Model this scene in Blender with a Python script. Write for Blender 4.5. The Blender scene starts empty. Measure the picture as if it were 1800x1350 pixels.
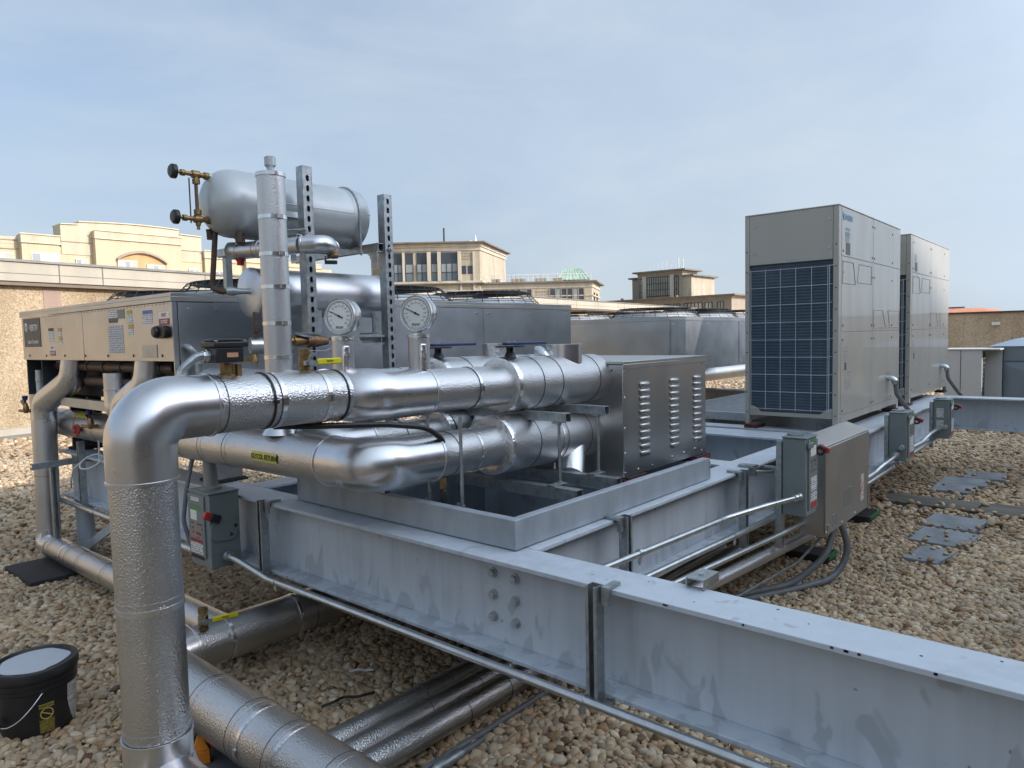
import bpy, bmesh, math, random
import numpy as np
from mathutils import Vector, Matrix
random.seed(7); rng = np.random.default_rng(11)
sc = bpy.context.scene
COL = sc.collection
V = Vector
# ------------------------------------------------------------------ materials
def new_mat(name):
    m = bpy.data.materials.new(name); m.use_nodes = True
    nt = m.node_tree; b = nt.nodes['Principled BSDF']
    return m, nt, b
def link(nt, a, b): nt.links.new(a, b)
def node(nt, t, **kw):
    n = nt.nodes.new(t)
    for k, v in kw.items(): setattr(n, k, v)
    return n
def ramp(nt, fac, stops):
    r = node(nt, 'ShaderNodeValToRGB'); e = r.color_ramp.elements
    e[0].position, e[0].color = stops[0][0], (*stops[0][1], 1)
    e[1].position, e[1].color = stops[-1][0], (*stops[-1][1], 1)
    for p, c in stops[1:-1]:
        x = e.new(p); x.color = (*c, 1)
    link(nt, fac, r.inputs[0]); return r.outputs[0]
def mapped(nt, scale=(1, 1, 1)):
    tc = node(nt, 'ShaderNodeTexCoord'); mp = node(nt, 'ShaderNodeMapping')
    mp.inputs['Scale'].default_value = scale
    link(nt, tc.outputs['Object'], mp.inputs[0]); return mp.outputs[0]
def noise(nt, vec, scale, detail=3, rough=.55, dist=0):
    n = node(nt, 'ShaderNodeTexNoise'); n.inputs['Scale'].default_value = scale
    n.inputs['Detail'].default_value = detail; n.inputs['Roughness'].default_value = rough
    n.inputs['Distortion'].default_value = dist
    link(nt, vec, n.inputs['Vector']); return n.outputs['Fac']
def bump(nt, b, h, strength, dist, prev=None):
    n = node(nt, 'ShaderNodeBump'); n.inputs['Strength'].default_value = strength
    n.inputs['Distance'].default_value = dist
    link(nt, h, n.inputs['Height'])
    if prev is not None: link(nt, prev, n.inputs['Normal'])
    link(nt, n.outputs[0], b.inputs['Normal']); return n.outputs[0]
def M(name, col, rough=.5, metal=0, var=.12, vs=6, rvar=0, bs=0, bstr=0, bdist=.002, stretch=(1, 1, 1), col2=None, lf=0, coat=0):
    """general painted / metal surface: colour mottling, roughness mottling, fine bump, low-frequency waviness"""
    m, nt, b = new_mat(name)
    vec = mapped(nt, stretch)
    f = noise(nt, vec, vs, 4)
    c2 = col2 or tuple(max(0, c * (1 - var)) for c in col)
    c1 = tuple(min(1, c * (1 + var * .5)) for c in col)
    link(nt, ramp(nt, f, [(.3, c2), (.68, c1)]), b.inputs['Base Color'])
    b.inputs['Metallic'].default_value = metal; b.inputs['Roughness'].default_value = rough
    if rvar:
        mr = node(nt, 'ShaderNodeMapRange'); mr.inputs[3].default_value = rough - rvar; mr.inputs[4].default_value = rough + rvar
        link(nt, noise(nt, vec, vs * 2.3, 5), mr.inputs[0]); link(nt, mr.outputs[0], b.inputs['Roughness'])
    prev = None
    if lf: prev = bump(nt, b, noise(nt, vec, 2.6, 1), 1, lf)
    if bs: bump(nt, b, noise(nt, vec, bs, 2), bstr, bdist, prev)
    if coat: b.inputs['Coat Weight'].default_value = coat
    return m
def alu_embossed(name, col=(.62, .62, .62), rough=.33, depth=.0022):
    m, nt, b = new_mat(name); vec = mapped(nt)
    b.inputs['Metallic'].default_value = 1; b.inputs['Roughness'].default_value = rough
    f = noise(nt, vec, 3.5, 4)
    link(nt, ramp(nt, f, [(.3, tuple(c * .86 for c in col)), (.7, col)]), b.inputs['Base Color'])
    v = node(nt, 'ShaderNodeTexVoronoi'); v.feature = 'SMOOTH_F1'; v.inputs['Scale'].default_value = 185
    link(nt, vec, v.inputs['Vector'])
    p = bump(nt, b, noise(nt, vec, 5, 1), .2, .003)
    bump(nt, b, v.outputs['Distance'], .9, depth, p)
    return m
def beam_paint(name, col, streak=True):
    m, nt, b = new_mat(name)
    vec = mapped(nt)
    big = noise(nt, vec, 1.7, 3); fine = noise(nt, vec, 40, 3)
    stv = noise(nt, mapped(nt, (1, 1, .07)), 17, 3, .6)
    bs_ = node(nt, 'ShaderNodeMath', operation='MULTIPLY_ADD'); bs_.inputs[1].default_value = .45; link(nt, stv, bs_.inputs[0]); bh = node(nt, 'ShaderNodeMath', operation='MULTIPLY'); bh.inputs[1].default_value = .55; link(nt, big, bh.inputs[0]); link(nt, bh.outputs[0], bs_.inputs[2])
    base = ramp(nt, bs_.outputs[0], [(.36, tuple(c * .84 for c in col)), (.5, col), (.64, tuple(min(1, c * 1.07) for c in col))])
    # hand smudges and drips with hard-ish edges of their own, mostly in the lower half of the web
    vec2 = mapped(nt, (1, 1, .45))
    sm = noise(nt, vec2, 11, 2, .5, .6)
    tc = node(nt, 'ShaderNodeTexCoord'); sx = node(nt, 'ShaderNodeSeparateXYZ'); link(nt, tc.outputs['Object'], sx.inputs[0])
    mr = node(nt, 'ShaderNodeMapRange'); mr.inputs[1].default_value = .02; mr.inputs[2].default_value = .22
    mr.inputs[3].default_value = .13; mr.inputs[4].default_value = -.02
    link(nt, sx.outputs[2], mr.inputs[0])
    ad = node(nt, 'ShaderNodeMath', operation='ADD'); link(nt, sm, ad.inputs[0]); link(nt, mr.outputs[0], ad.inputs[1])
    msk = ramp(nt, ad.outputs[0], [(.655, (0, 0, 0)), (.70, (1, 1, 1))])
    mx = node(nt, 'ShaderNodeMix', data_type='RGBA'); link(nt, msk, mx.inputs[0]); link(nt, base, mx.inputs[6])
    mx.inputs[7].default_value = (*[c * .80 for c in col], 1)
    sp = ramp(nt, noise(nt, vec, 26, 2), [(.74, (0, 0, 0)), (.77, (1, 1, 1))])
    mx2 = node(nt, 'ShaderNodeMix', data_type='RGBA'); link(nt, sp, mx2.inputs[0]); link(nt, mx.outputs[2], mx2.inputs[6])
    mx2.inputs[7].default_value = (*[c * .45 for c in col], 1)
    link(nt, mx2.outputs[2], b.inputs['Base Color'])
    rr = node(nt, 'ShaderNodeMapRange'); rr.inputs[3].default_value = .38; rr.inputs[4].default_value = .6
    link(nt, fine, rr.inputs[0]); link(nt, rr.outputs[0], b.inputs['Roughness'])
    bump(nt, b, fine, .12, .001)
    return m
def aggregate(name, cols, scale):
    m, nt, b = new_mat(name); vec = mapped(nt)
    v = node(nt, 'ShaderNodeTexVoronoi'); v.inputs['Scale'].default_value = scale; link(nt, vec, v.inputs['Vector'])
    s = node(nt, 'ShaderNodeSeparateColor'); link(nt, v.outputs['Color'], s.inputs[0])
    c = ramp(nt, s.outputs[0], [(i / (len(cols) - 1), k) for i, k in enumerate(cols)])
    st = ramp(nt, noise(nt, mapped(nt, (1, 1, .35)), .8, 5, .6), [(.36, (.62, .58, .54)), (.6, (1, 1, 1))])
    mx = node(nt, 'ShaderNodeMix', data_type='RGBA', blend_type='MULTIPLY'); mx.inputs[0].default_value = .8
    link(nt, c, mx.inputs[6]); link(nt, st, mx.inputs[7]); link(nt, mx.outputs[2], b.inputs['Base Color'])
    b.inputs['Roughness'].default_value = .9
    bump(nt, b, v.outputs['Distance'], .6, .01)
    return m
def stone(name, col, brick=None, stain=.7):
    m, nt, b = new_mat(name); vec = mapped(nt)
    st = ramp(nt, noise(nt, mapped(nt, (1, 1, .22)), 1.1, 6, .65), [(.3, tuple(c * stain for c in col)), (.62, col)])
    out = st
    if brick:
        br = node(nt, 'ShaderNodeTexBrick'); br.inputs['Scale'].default_value = 1
        br.inputs['Brick Width'].default_value, br.inputs['Row Height'].default_value = brick
        br.inputs['Mortar Size'].default_value = .018
        br.inputs['Color1'].default_value = (.95, .95, .95, 1); br.inputs['Color2'].default_value = (1, 1, 1, 1); br.inputs['Mortar'].default_value = (.84, .82, .78, 1)
        tc = node(nt, 'ShaderNodeTexCoord'); sx = node(nt, 'ShaderNodeSeparateXYZ'); cb = node(nt, 'ShaderNodeCombineXYZ')
        link(nt, tc.outputs['Object'], sx.inputs[0])
        ad = node(nt, 'ShaderNodeMath', operation='ADD'); link(nt, sx.outputs[0], ad.inputs[0]); link(nt, sx.outputs[1], ad.inputs[1])
        link(nt, ad.outputs[0], cb.inputs[0]); link(nt, sx.outputs[2], cb.inputs[1]); link(nt, cb.outputs[0], br.inputs['Vector'])
        mx = node(nt, 'ShaderNodeMix', data_type='RGBA', blend_type='MULTIPLY'); mx.inputs[0].default_value = 1
        link(nt, st, mx.inputs[6]); link(nt, br.outputs['Color'], mx.inputs[7]); out = mx.outputs[2]
    link(nt, out, b.inputs['Base Color']); b.inputs['Roughness'].default_value = .85
    bump(nt, b, noise(nt, vec, 30, 3), .2, .01)
    return m
def printed(name, paper, ink, rows=60, cols=120, dens=.5, axis='XY'):
    """paper label with rows of fine print"""
    m, nt, b = new_mat(name)
    tc = node(nt, 'ShaderNodeTexCoord'); sx = node(nt, 'ShaderNodeSeparateXYZ'); link(nt, tc.outputs['Object'], sx.inputs[0])
    z = node(nt, 'ShaderNodeMath', operation='MULTIPLY'); z.inputs[1].default_value = rows; link(nt, sx.outputs[2], z.inputs[0])
    fr = node(nt, 'ShaderNodeMath', operation='FRACT'); link(nt, z.outputs[0], fr.inputs[0])
    rw = node(nt, 'ShaderNodeMath', operation='GREATER_THAN'); rw.inputs[1].default_value = .45; link(nt, fr.outputs[0], rw.inputs[0])
    vec = mapped(nt, (cols, cols, rows))
    n = node(nt, 'ShaderNodeTexNoise'); n.inputs['Scale'].default_value = 1; n.inputs['Detail'].default_value = 1; link(nt, vec, n.inputs['Vector'])
    g = node(nt, 'ShaderNodeMath', operation='GREATER_THAN'); g.inputs[1].default_value = dens; link(nt, n.outputs['Fac'], g.inputs[0])
    mu = node(nt, 'ShaderNodeMath', operation='MULTIPLY'); link(nt, rw.outputs[0], mu.inputs[0]); link(nt, g.outputs[0], mu.inputs[1])
    mx = node(nt, 'ShaderNodeMix', data_type='RGBA'); link(nt, mu.outputs[0], mx.inputs[0])
    mx.inputs[6].default_value = (*paper, 1); mx.inputs[7].default_value = (*ink, 1)
    link(nt, mx.outputs[2], b.inputs['Base Color']); b.inputs['Roughness'].default_value = .45
    return m

EMB = alu_embossed('embossed aluminium jacket', depth=.0020)
EMBF = alu_embossed('finely embossed aluminium jacket', (.58, .58, .58), .38, .0011)
SMO = M('smooth aluminium elbow', (.64, .64, .65), .29, 1, .1, 5, .06, 9, .2, .002, lf=.005)
SMT = M('smooth aluminium tank jacket', (.64, .65, .67), .42, 1, .1, 6, .07, 14, .1, .002)
FOIL = M('crumpled foil tape', (.74, .74, .74), .3, 1, .1, 20, .1, 38, .8, .006)
STRAP = M('plain metal band', (.72, .72, .72), .22, 1, .08, 30, .05)
SEAM = M('dark jacket seam', (.12, .12, .12), .5, .6)
GALV = M('galvanised channel', (.40, .43, .44), .42, .85, .28, 34, .12, 60, .1)
EMT = M('galvanised conduit', (.58, .61, .62), .33, 1, .16, 22, .1)
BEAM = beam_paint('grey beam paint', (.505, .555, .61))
BEAMD = M('grey steel channel paint', (.34, .38, .42), .45, .1, .22, 9, .12, 30, .1, stretch=(1, 1, .4))
DECK = M('grey steel grating', (.40, .43, .46), .5, .2, .25, 12, .1)
BOLT = M('bolt steel', (.42, .45, .47), .5, .5, .2, 40)
SWITCH = M('grey green switch enamel', (.20, .235, .235), .42, .1, .1, 4, .08, 60, .05)
BLK = M('black plastic', (.013, .013, .014), .42, 0, .2, 20, .08)
RUB = M('black rubber', (.02, .02, .021), .8, 0, .3, 20, 0, 60, .5, .004)
HOSE = M('grey flexible conduit', (.15, .16, .17), .5, 0, .2, 20)
BRASS = M('weathered brass', (.31, .21, .10), .45, 1, .35, 30, .12, 60, .2)
BRONZE = M('brown bronze', (.24, .14, .085), .45, .8, .35, 40, .1)
IRON = M('rusty black iron', (.105, .075, .055), .6, .4, .45, 22, .1, 60, .2)
REDP = M('red enamel', (.42, .03, .025), .38, 0, .2, 25)
ORNG = M('orange foam', (.78, .25, .02), .7, 0, .1, 12)
BLUE = M('dark blue handle coating', (.012, .03, .13), .4, 0, .15, 20)
YEL = M('yellow vinyl handle', (.68, .60, .02), .4, 0, .1, 20)
YEL2 = M('yellow marker film', (.62, .58, .10), .5, 0, .1, 20)
TANK = M('grey tank paint', (.50, .54, .55), .34, .25, .16, 3, .08, 25, .06, lf=.003)
VRF = M('warm grey enamel casing', (.41, .392, .34), .36, 0, .06, 2, .05, 0, 0, lf=.03, stretch=(1, 1, .3), coat=.25)
COIL = M('navy coil fins', (.036, .060, .085), .45, .2, .25, 160, .05, stretch=(.02, .02, 1))
def coil_mat():
    m, nt, b = new_mat('navy coil fins with dust'); tc = node(nt, 'ShaderNodeTexCoord'); sx = node(nt, 'ShaderNodeSeparateXYZ'); link(nt, tc.outputs['Object'], sx.inputs[0])
    mu = node(nt, 'ShaderNodeMath', operation='MULTIPLY'); mu.inputs[1].default_value = 2 * math.pi / .0235; link(nt, sx.outputs[2], mu.inputs[0])
    si = node(nt, 'ShaderNodeMath', operation='SINE'); link(nt, mu.outputs[0], si.inputs[0])
    d = noise(nt, mapped(nt, (1, 1, 1)), 3.2, 5, .65); d2 = noise(nt, mapped(nt, (1, 60, 1)), 4, 3)
    a = node(nt, 'ShaderNodeMath', operation='MULTIPLY_ADD'); a.inputs[1].default_value = .10; link(nt, si.outputs[0], a.inputs[0]); link(nt, d, a.inputs[2])
    a2 = node(nt, 'ShaderNodeMath', operation='MULTIPLY_ADD'); a2.inputs[1].default_value = .35; link(nt, d2, a2.inputs[0]); link(nt, a.outputs[0], a2.inputs[2])
    link(nt, ramp(nt, a2.outputs[0], [(.38, (.022, .042, .066)), (.68, (.044, .072, .098)), (.95, (.075, .10, .12))]), b.inputs['Base Color'])
    b.inputs['Roughness'].default_value = .5; bump(nt, b, si.outputs[0], .5, .002); return m
COIL = coil_mat()
WIREW = M('pale wire guard', (.44, .49, .54), .4)
STEEL = M('brushed stainless casing', (.47, .46, .44), .34, 1, .1, 3, .06, 0, 0, lf=.012, stretch=(1, 1, .15))
SHEET = M('mill aluminium sheet', (.55, .545, .53), .38, 1, .1, 3, .07, 90, .05, lf=.014)
SHEETG = M('dull galvanised sheet', (.43, .46, .49), .4, .9, .18, 5, .08, 60, .06, lf=.008)
DARKM = M('dark sheet metal', (.05, .052, .055), .5, .4, .3, 6)
BWIRE = M('black coated wire', (.012, .012, .013), .45)
COPPER = M('dull copper header', (.11, .065, .05), .5, .7, .35, 12)
WHITE = M('white plate', (.78, .78, .76), .4, 0, .04, 20)
PAPER = printed('printed label', (.72, .73, .72), (.16, .16, .18), 90, 160, .47)
PAPERB = printed('grey printed table', (.50, .53, .56), (.2, .22, .25), 75, 120, .45)
PAPERD = M('dark printed panel', (.085, .085, .075), .5, 0, .2, 40)
INK = M('black print', (.015, .015, .015), .5)
REDI = M('dark red print', (.33, .02, .025), .5)
WHI = M('white print', (.8, .8, .78), .5)
BLUI = M('blue print', (.08, .28, .5), .5)
GREEN = M('green plastic strip', (.015, .16, .05), .45)
GRYP = M('grey support pad', (.14, .145, .15), .85, 0, .3, 14, 0, 70, .4, .004)
PAVER = M('blue grey paver', (.235, .255, .275), .85, 0, .3, 5, 0, 60, .3, .004)
PLANK = M('weathered dark board', (.135, .125, .105), .85, 0, .45, 9, 0, 40, .5, .004, stretch=(1, .2, 1))
CONC = stone('cast concrete fascia', (.46, .42, .34), None, .8)
COPE = M('grey metal coping', (.22, .215, .20), .5, .3, .2, 3)
AGG = aggregate('exposed aggregate', [(.26, .185, .115), (.42, .32, .20), (.49, .39, .26), (.35, .26, .165), (.55, .46, .33)], 52)
AGG2 = aggregate('exposed aggregate far', [(.42, .32, .22), (.60, .49, .34), (.66, .55, .40), (.52, .41, .28), (.70, .62, .48)], 40)
PINK = stone('pinkish patch render', (.42, .30, .24))
STUC = stone('yellow stucco', (.52, .45, .33), None, .74)
BRK = stone('pale yellow brick', (.55, .465, .32), (.45, .16), .85)
PEACH = stone('peach stucco', (.55, .34, .17))
TRIM = stone('pale stucco trim', (.62, .55, .41), None, .8)
LIME = stone('buff limestone', (.47, .41, .31), (1.6, .8), .72)
LIMED = stone('carved buff panel', (.33, .27, .19))
LIMEP = stone('pale buff pilaster', (.56, .50, .41))
CORN = stone('dark stained cornice', (.20, .18, .15))
STONE3 = stone('brownish stone', (.36, .30, .235), (1.8, 1.2), .8)
GLASS = M('dark window glass', (.05, .06, .07), .08, .2, .3, .6)
GLASSL = M('pale reflecting glass', (.34, .36, .33), .12, .3, .3, .5)
GLASSM = M('mid grey glass blind', (.26, .28, .29), .25, 0, .2, .8)
VINYL = M('white window frame', (.7, .7, .66), .5)
PATINA = M('green copper roof', (.33, .46, .37), .6, .1, .25, 1.5)
TERRA = M('terracotta roof', (.50, .21, .12), .8, 0, .2, 2)
# ------------------------------------------------------------------ mesh builder
OFF = {}
class MB:
    def __init__(s): s.bm = bmesh.new(); s.mi = 0
    def _f(s, vs, smooth=False):
        try: f = s.bm.faces.new(vs)
        except ValueError: return None
        f.smooth = smooth; f.material_index = s.mi; return f
    def hexa(s, p):
        v = [s.bm.verts.new(q) for q in p]
        for a in ((3, 2, 1, 0), (4, 5, 6, 7), (0, 1, 5, 4), (1, 2, 6, 5), (2, 3, 7, 6), (3, 0, 4, 7)): s._f([v[i] for i in a])
        return s
    def box(s, x0, x1, y0, y1, z0, z1):
        x0, x1 = sorted((x0, x1)); y0, y1 = sorted((y0, y1)); z0, z1 = sorted((z0, z1))
        return s.hexa([(x0, y0, z0), (x1, y0, z0), (x1, y1, z0), (x0, y1, z0), (x0, y0, z1), (x1, y0, z1), (x1, y1, z1), (x0, y1, z1)])
    def obox(s, c, ax, ay, az):
        c, ax, ay, az = V(c), V(ax), V(ay), V(az)
        return s.hexa([c + i * ax + j * ay + k * az for k in (-1, 1) for i, j in ((-1, -1), (1, -1), (1, 1), (-1, 1))])
    def seg(s, P, Q, u0, u1, z0, z1, o0, o1):
        """box along the plan line P>Q between u0 and u1 metres, o = offset to the right of the line"""
        P, Q = V((P[0], P[1], 0)), V((Q[0], Q[1], 0)); d = (Q - P).normalized(); n = V((d.y, -d.x, 0))
        pts = [P + d * u + n * o for u, o in ((u0, o0), (u0, o1), (u1, o1), (u1, o0))]
        return s.hexa([p + V((0, 0, z0)) for p in pts] + [p + V((0, 0, z1)) for p in pts])
    def ring(s, c, u, w, r, n): return [s.bm.verts.new(c + u * (r * math.cos(2 * math.pi * i / n)) + w * (r * math.sin(2 * math.pi * i / n))) for i in range(n)]
    def tube(s, pts, r, n=16, cap=True, closed=False, phase=0):
        pts = [V(p) for p in pts]; rs = r if isinstance(r, (list, tuple)) else [r] * len(pts)
        N = len(pts); T = []
        for i in range(N):
            if closed: a, b = pts[i - 1], pts[(i + 1) % N]
            else: a, b = pts[max(i - 1, 0)], pts[min(i + 1, N - 1)]
            T.append((b - a).normalized())
        u = T[0].orthogonal().normalized()
        if phase: u = Matrix.Rotation(phase, 3, T[0]) @ u
        rings = []
        for i in range(N):
            u = (u - T[i] * u.dot(T[i])).normalized(); w = T[i].cross(u)
            k = 1.0
            if 0 < i < N - 1 and not closed:
                ca = (pts[i] - pts[i - 1]).normalized().dot(T[i]); k = 1 / max(ca, .5) if ca < .999 else 1
                k = 1.0
            rings.append(s.ring(pts[i], u, w, rs[i] * k, n))
        R = range(N if closed else N - 1)
        for i in R:
            a, b = rings[i], rings[(i + 1) % N]
            for j in range(n): s._f([a[j], a[(j + 1) % n], b[(j + 1) % n], b[j]], n > 4)
        if cap and not closed:
            s._f(rings[0][::-1]); s._f(rings[-1])
        return s
    def cyl(s, p, q, r, r2=None, n=24): return s.tube([p, q], [r, r if r2 is None else r2], n)
    def lathe(s, p, ax, prof, n=32, cap=True):
        p, ax = V(p), V(ax).normalized(); u = ax.orthogonal().normalized(); w = ax.cross(u)
        rings = [s.ring(p + ax * t, u, w, max(r, 1e-4), n) for t, r in prof]
        for a, b in zip(rings, rings[1:]):
            for j in range(n): s._f([a[j], a[(j + 1) % n], b[(j + 1) % n], b[j]], True)
        if cap: s._f(rings[0][::-1]); s._f(rings[-1])
        return s
    def prism(s, poly, vec):
        vec = V(vec); a = [s.bm.verts.new(V(p)) for p in poly]; b = [s.bm.verts.new(V(p) + vec) for p in poly]
        s._f(a[::-1]); s._f(b); n = len(a)
        for i in range(n): s._f([a[i], a[(i + 1) % n], b[(i + 1) % n], b[i]])
        return s
    def torus(s, c, ax, R, r, n=32, m=8):
        ax = V(ax).normalized(); u = ax.orthogonal().normalized(); w = ax.cross(u); c = V(c)
        return s.tube([c + u * (R * math.cos(2 * math.pi * i / n)) + w * (R * math.sin(2 * math.pi * i / n)) for i in range(n)], r, m, closed=True)
    def build(s, name, mats, parent=None, bevel=0, base=None):
        bm = s.bm
        bmesh.ops.recalc_face_normals(bm, faces=bm.faces[:])
        if parent is not None: o0 = OFF[parent.name]
        else:
            if base is None:
                xs = [v.co for v in bm.verts]
                lo = V([min(v[i] for v in xs) for i in range(3)]); hi = V([max(v[i] for v in xs) for i in range(3)])
                base = ((lo.x + hi.x) / 2, (lo.y + hi.y) / 2, lo.z)
            o0 = V(base)
        for v in bm.verts: v.co -= o0
        me = bpy.data.meshes.new(name); bm.to_mesh(me); bm.free()
        for m in (mats if isinstance(mats, (list, tuple)) else [mats]): me.materials.append(m)
        me.set_sharp_from_angle(angle=math.radians(38))
        o = bpy.data.objects.new(name, me); COL.objects.link(o)
        if parent is not None: o.parent = parent
        else: o.location = o0
        OFF[o.name] = o0
        if bevel:
            md = o.modifiers.new('bevel', 'BEVEL'); md.width = bevel; md.segments = 2; md.limit_method = 'ANGLE'; md.angle_limit = math.radians(40)
        return o
def thing(name, label, cat, loc=(0, 0, 0), group=None):
    o = bpy.data.objects.new(name, None); COL.objects.link(o); o.location = loc; o.empty_display_size = .1
    OFF[o.name] = V(loc); return tag(o, label, cat, group)
def tag(o, label, cat, group=None):
    o['label'] = label; o['category'] = cat
    if group: o['group'] = group
    return o
def struct(o): o['kind'] = 'structure'; return o
def bend(pts, R, n=8):
    """round the corners of a polyline with radius R"""
    pts = [V(p) for p in pts]; out = [pts[0]]
    for i in range(1, len(pts) - 1):
        p, a, b = pts[i], (pts[i - 1] - pts[i]), (pts[i + 1] - pts[i])
        la, lb = a.length, b.length; a.normalize(); b.normalize()
        ang = a.angle(b)
        if ang > math.pi - .02: out.append(p); continue
        rr = R[i - 1] if isinstance(R, (list, tuple)) else R
        t = min(rr / math.tan(ang / 2), la * .499, lb * .499); rr = t * math.tan(ang / 2)
        c = p + (a + b).normalized() * (rr / math.sin(ang / 2))
        s0, s1 = p + a * t, p + b * t; v0, v1 = s0 - c, s1 - c; tot = v0.angle(v1); axis = v0.cross(v1).normalized()
        out += [c + Matrix.Rotation(tot * k / n, 3, axis) @ v0 for k in range(n + 1)]
    out.append(pts[-1]); return out
def text(s, size, origin, right, up, mat, parent, name, align='CENTER', sx=1, bold=0):
    cu = bpy.data.curves.new('txt', 'FONT'); cu.body = s; cu.size = size; cu.align_x = align; cu.align_y = 'CENTER'; cu.offset = bold; cu.resolution_u = 3
    t = bpy.data.objects.new('txt', cu); COL.objects.link(t)
    dg = bpy.context.evaluated_depsgraph_get(); me = bpy.data.meshes.new_from_object(t.evaluated_get(dg))
    bpy.data.objects.remove(t); bpy.data.curves.remove(cu)
    right, up = V(right).normalized(), V(up).normalized(); nrm = right.cross(up)
    mtx = Matrix((right * sx, up, nrm)).transposed().to_4x4(); mtx.translation = V(origin) - OFF[parent.name]
    me.transform(mtx); me.materials.clear(); me.materials.append(mat); me.name = name
    o = bpy.data.objects.new(name, me); COL.objects.link(o); o.parent = parent; OFF[o.name] = OFF[parent.name]
    return o
def plate(c, right, up, w, h, mat, parent, name, t=.0012, mats=None):
    """thin rectangle glued on a face: right/up give its plane, c its centre on the face"""
    right, up = V(right).normalized(), V(up).normalized(); n = right.cross(up)
    return MB().obox(V(c) + n * t / 2, right * w / 2, up * h / 2, n * t / 2).build(name, mats or mat, parent)
NX = dict(right=(0, -1, 0), up=(0, 0, 1))      # on a face whose normal is -X
NY = dict(right=(1, 0, 0), up=(0, 0, 1))       # on a face whose normal is -Y
def copy_tree(o, d, label=None, parent=None):
    c = o.copy(); COL.objects.link(c)
    if parent is None: c.location = o.location + V(d)
    else: c.parent = parent
    if label: c['label'] = label
    for ch in o.children: copy_tree(ch, d, None, c)
    return c
# ------------------------------------------------------------------ camera
cam = bpy.data.cameras.new('camera'); cam.sensor_width = 36; cam.lens = 24.98; cam.clip_end = 2000; cam.clip_start = .05
co = bpy.data.objects.new('camera', cam); COL.objects.link(co); sc.camera = co
Rm = Matrix(((0.653, 0.065, -0.755), (-0.757, 0.026, -0.653), (-0.023, 0.998, 0.066)))
co.matrix_world = Matrix.Translation((0, 0, 1.6)) @ Rm.to_quaternion().to_matrix().to_4x4()
# ------------------------------------------------------------------ steel frame
FG = 'grey painted steel beams of the roof frame'
def ibeam_y(m, x0, x1, y0, y1, zt=.82, zb=.47, tf=.016, tw=.012):
    xc = (x0 + x1) / 2
    m.box(x0, x1, y0, y1, zt - tf, zt); m.box(x0, x1, y0, y1, zb, zb + tf); m.box(xc - tw / 2, xc + tw / 2, y0, y1, zb + tf, zt - tf); return m
def ibeam_x(m, x0, x1, y0, y1, zt=.82, zb=.47, tf=.016, tw=.012):
    yc = (y0 + y1) / 2
    m.box(x0, x1, y0, y1, zt - tf, zt); m.box(x0, x1, y0, y1, zb, zb + tf); m.box(x0, x1, yc - tw / 2, yc + tw / 2, zb + tf, zt - tf); return m
def beam(name, label, mb, bolts=None, bev=.002):
    t = thing(name, label, 'beam', mb[1], FG)
    mb[0].build('beam_body', BEAM, t, bevel=bev)
    for b in bolts or []:
        h = MB().cyl(b, V(b) + V((-.006, 0, 0)), .019, n=20); h.tube([V(b) + V((-.006, 0, 0)), V(b) + V((-.02, 0, 0))], [.0155, .0145], 6); h.build('bolt', BOLT, t)
    return t
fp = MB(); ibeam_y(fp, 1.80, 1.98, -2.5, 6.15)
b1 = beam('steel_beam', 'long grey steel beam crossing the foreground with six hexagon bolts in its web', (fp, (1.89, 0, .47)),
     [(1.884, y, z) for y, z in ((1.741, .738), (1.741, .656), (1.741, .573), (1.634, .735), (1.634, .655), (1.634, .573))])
# drain holes and paint chips on the top flange edge are small dark discs
ch = MB()
for y, x in ((1.12, 1.93), (.93, 1.86), (.72, 1.95), (.62, 1.90), (.35, 1.87), (.2, 1.95), (1.3, 1.88)):
    ch.cyl((x, y, .8195), (x, y, .8206), random.uniform(.0025, .005), n=10)
for k in range(9):
    y = random.choice((.75, .52, .47, .33, 1.0)) + random.uniform(-.03, .03); ch.box(1.7993, 1.801, y, y + random.uniform(.004, .011), .812, .8185)
ch.build('bolt_hole', DARKM, b1)
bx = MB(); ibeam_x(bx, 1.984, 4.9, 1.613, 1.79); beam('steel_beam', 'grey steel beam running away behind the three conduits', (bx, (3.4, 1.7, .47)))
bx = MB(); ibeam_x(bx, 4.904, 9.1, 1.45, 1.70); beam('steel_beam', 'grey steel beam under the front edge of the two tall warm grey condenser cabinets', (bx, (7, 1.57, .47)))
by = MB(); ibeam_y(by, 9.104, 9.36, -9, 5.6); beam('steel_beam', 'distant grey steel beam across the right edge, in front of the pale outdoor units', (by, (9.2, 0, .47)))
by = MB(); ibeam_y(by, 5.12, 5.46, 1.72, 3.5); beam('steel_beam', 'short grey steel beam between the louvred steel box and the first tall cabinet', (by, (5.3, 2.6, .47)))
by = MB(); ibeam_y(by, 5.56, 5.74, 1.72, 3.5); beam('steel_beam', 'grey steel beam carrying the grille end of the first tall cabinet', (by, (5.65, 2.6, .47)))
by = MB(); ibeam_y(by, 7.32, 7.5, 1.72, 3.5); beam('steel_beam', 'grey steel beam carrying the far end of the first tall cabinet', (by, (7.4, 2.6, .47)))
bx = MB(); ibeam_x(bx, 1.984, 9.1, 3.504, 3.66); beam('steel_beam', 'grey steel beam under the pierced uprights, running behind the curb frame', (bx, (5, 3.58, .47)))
by = MB(); ibeam_y(by, 3.20, 3.36, 1.794, 3.5, .775, .47); beam('steel_beam', 'grey steel beam hidden under the pipe end of the louvred steel box', (by, (3.3, 2.6, .47)))
by = MB(); ibeam_y(by, 4.15, 4.31, 1.794, 3.5, .775, .47); beam('steel_beam', 'grey steel beam hidden under the far end of the louvred steel box', (by, (4.2, 2.6, .47)))
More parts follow.
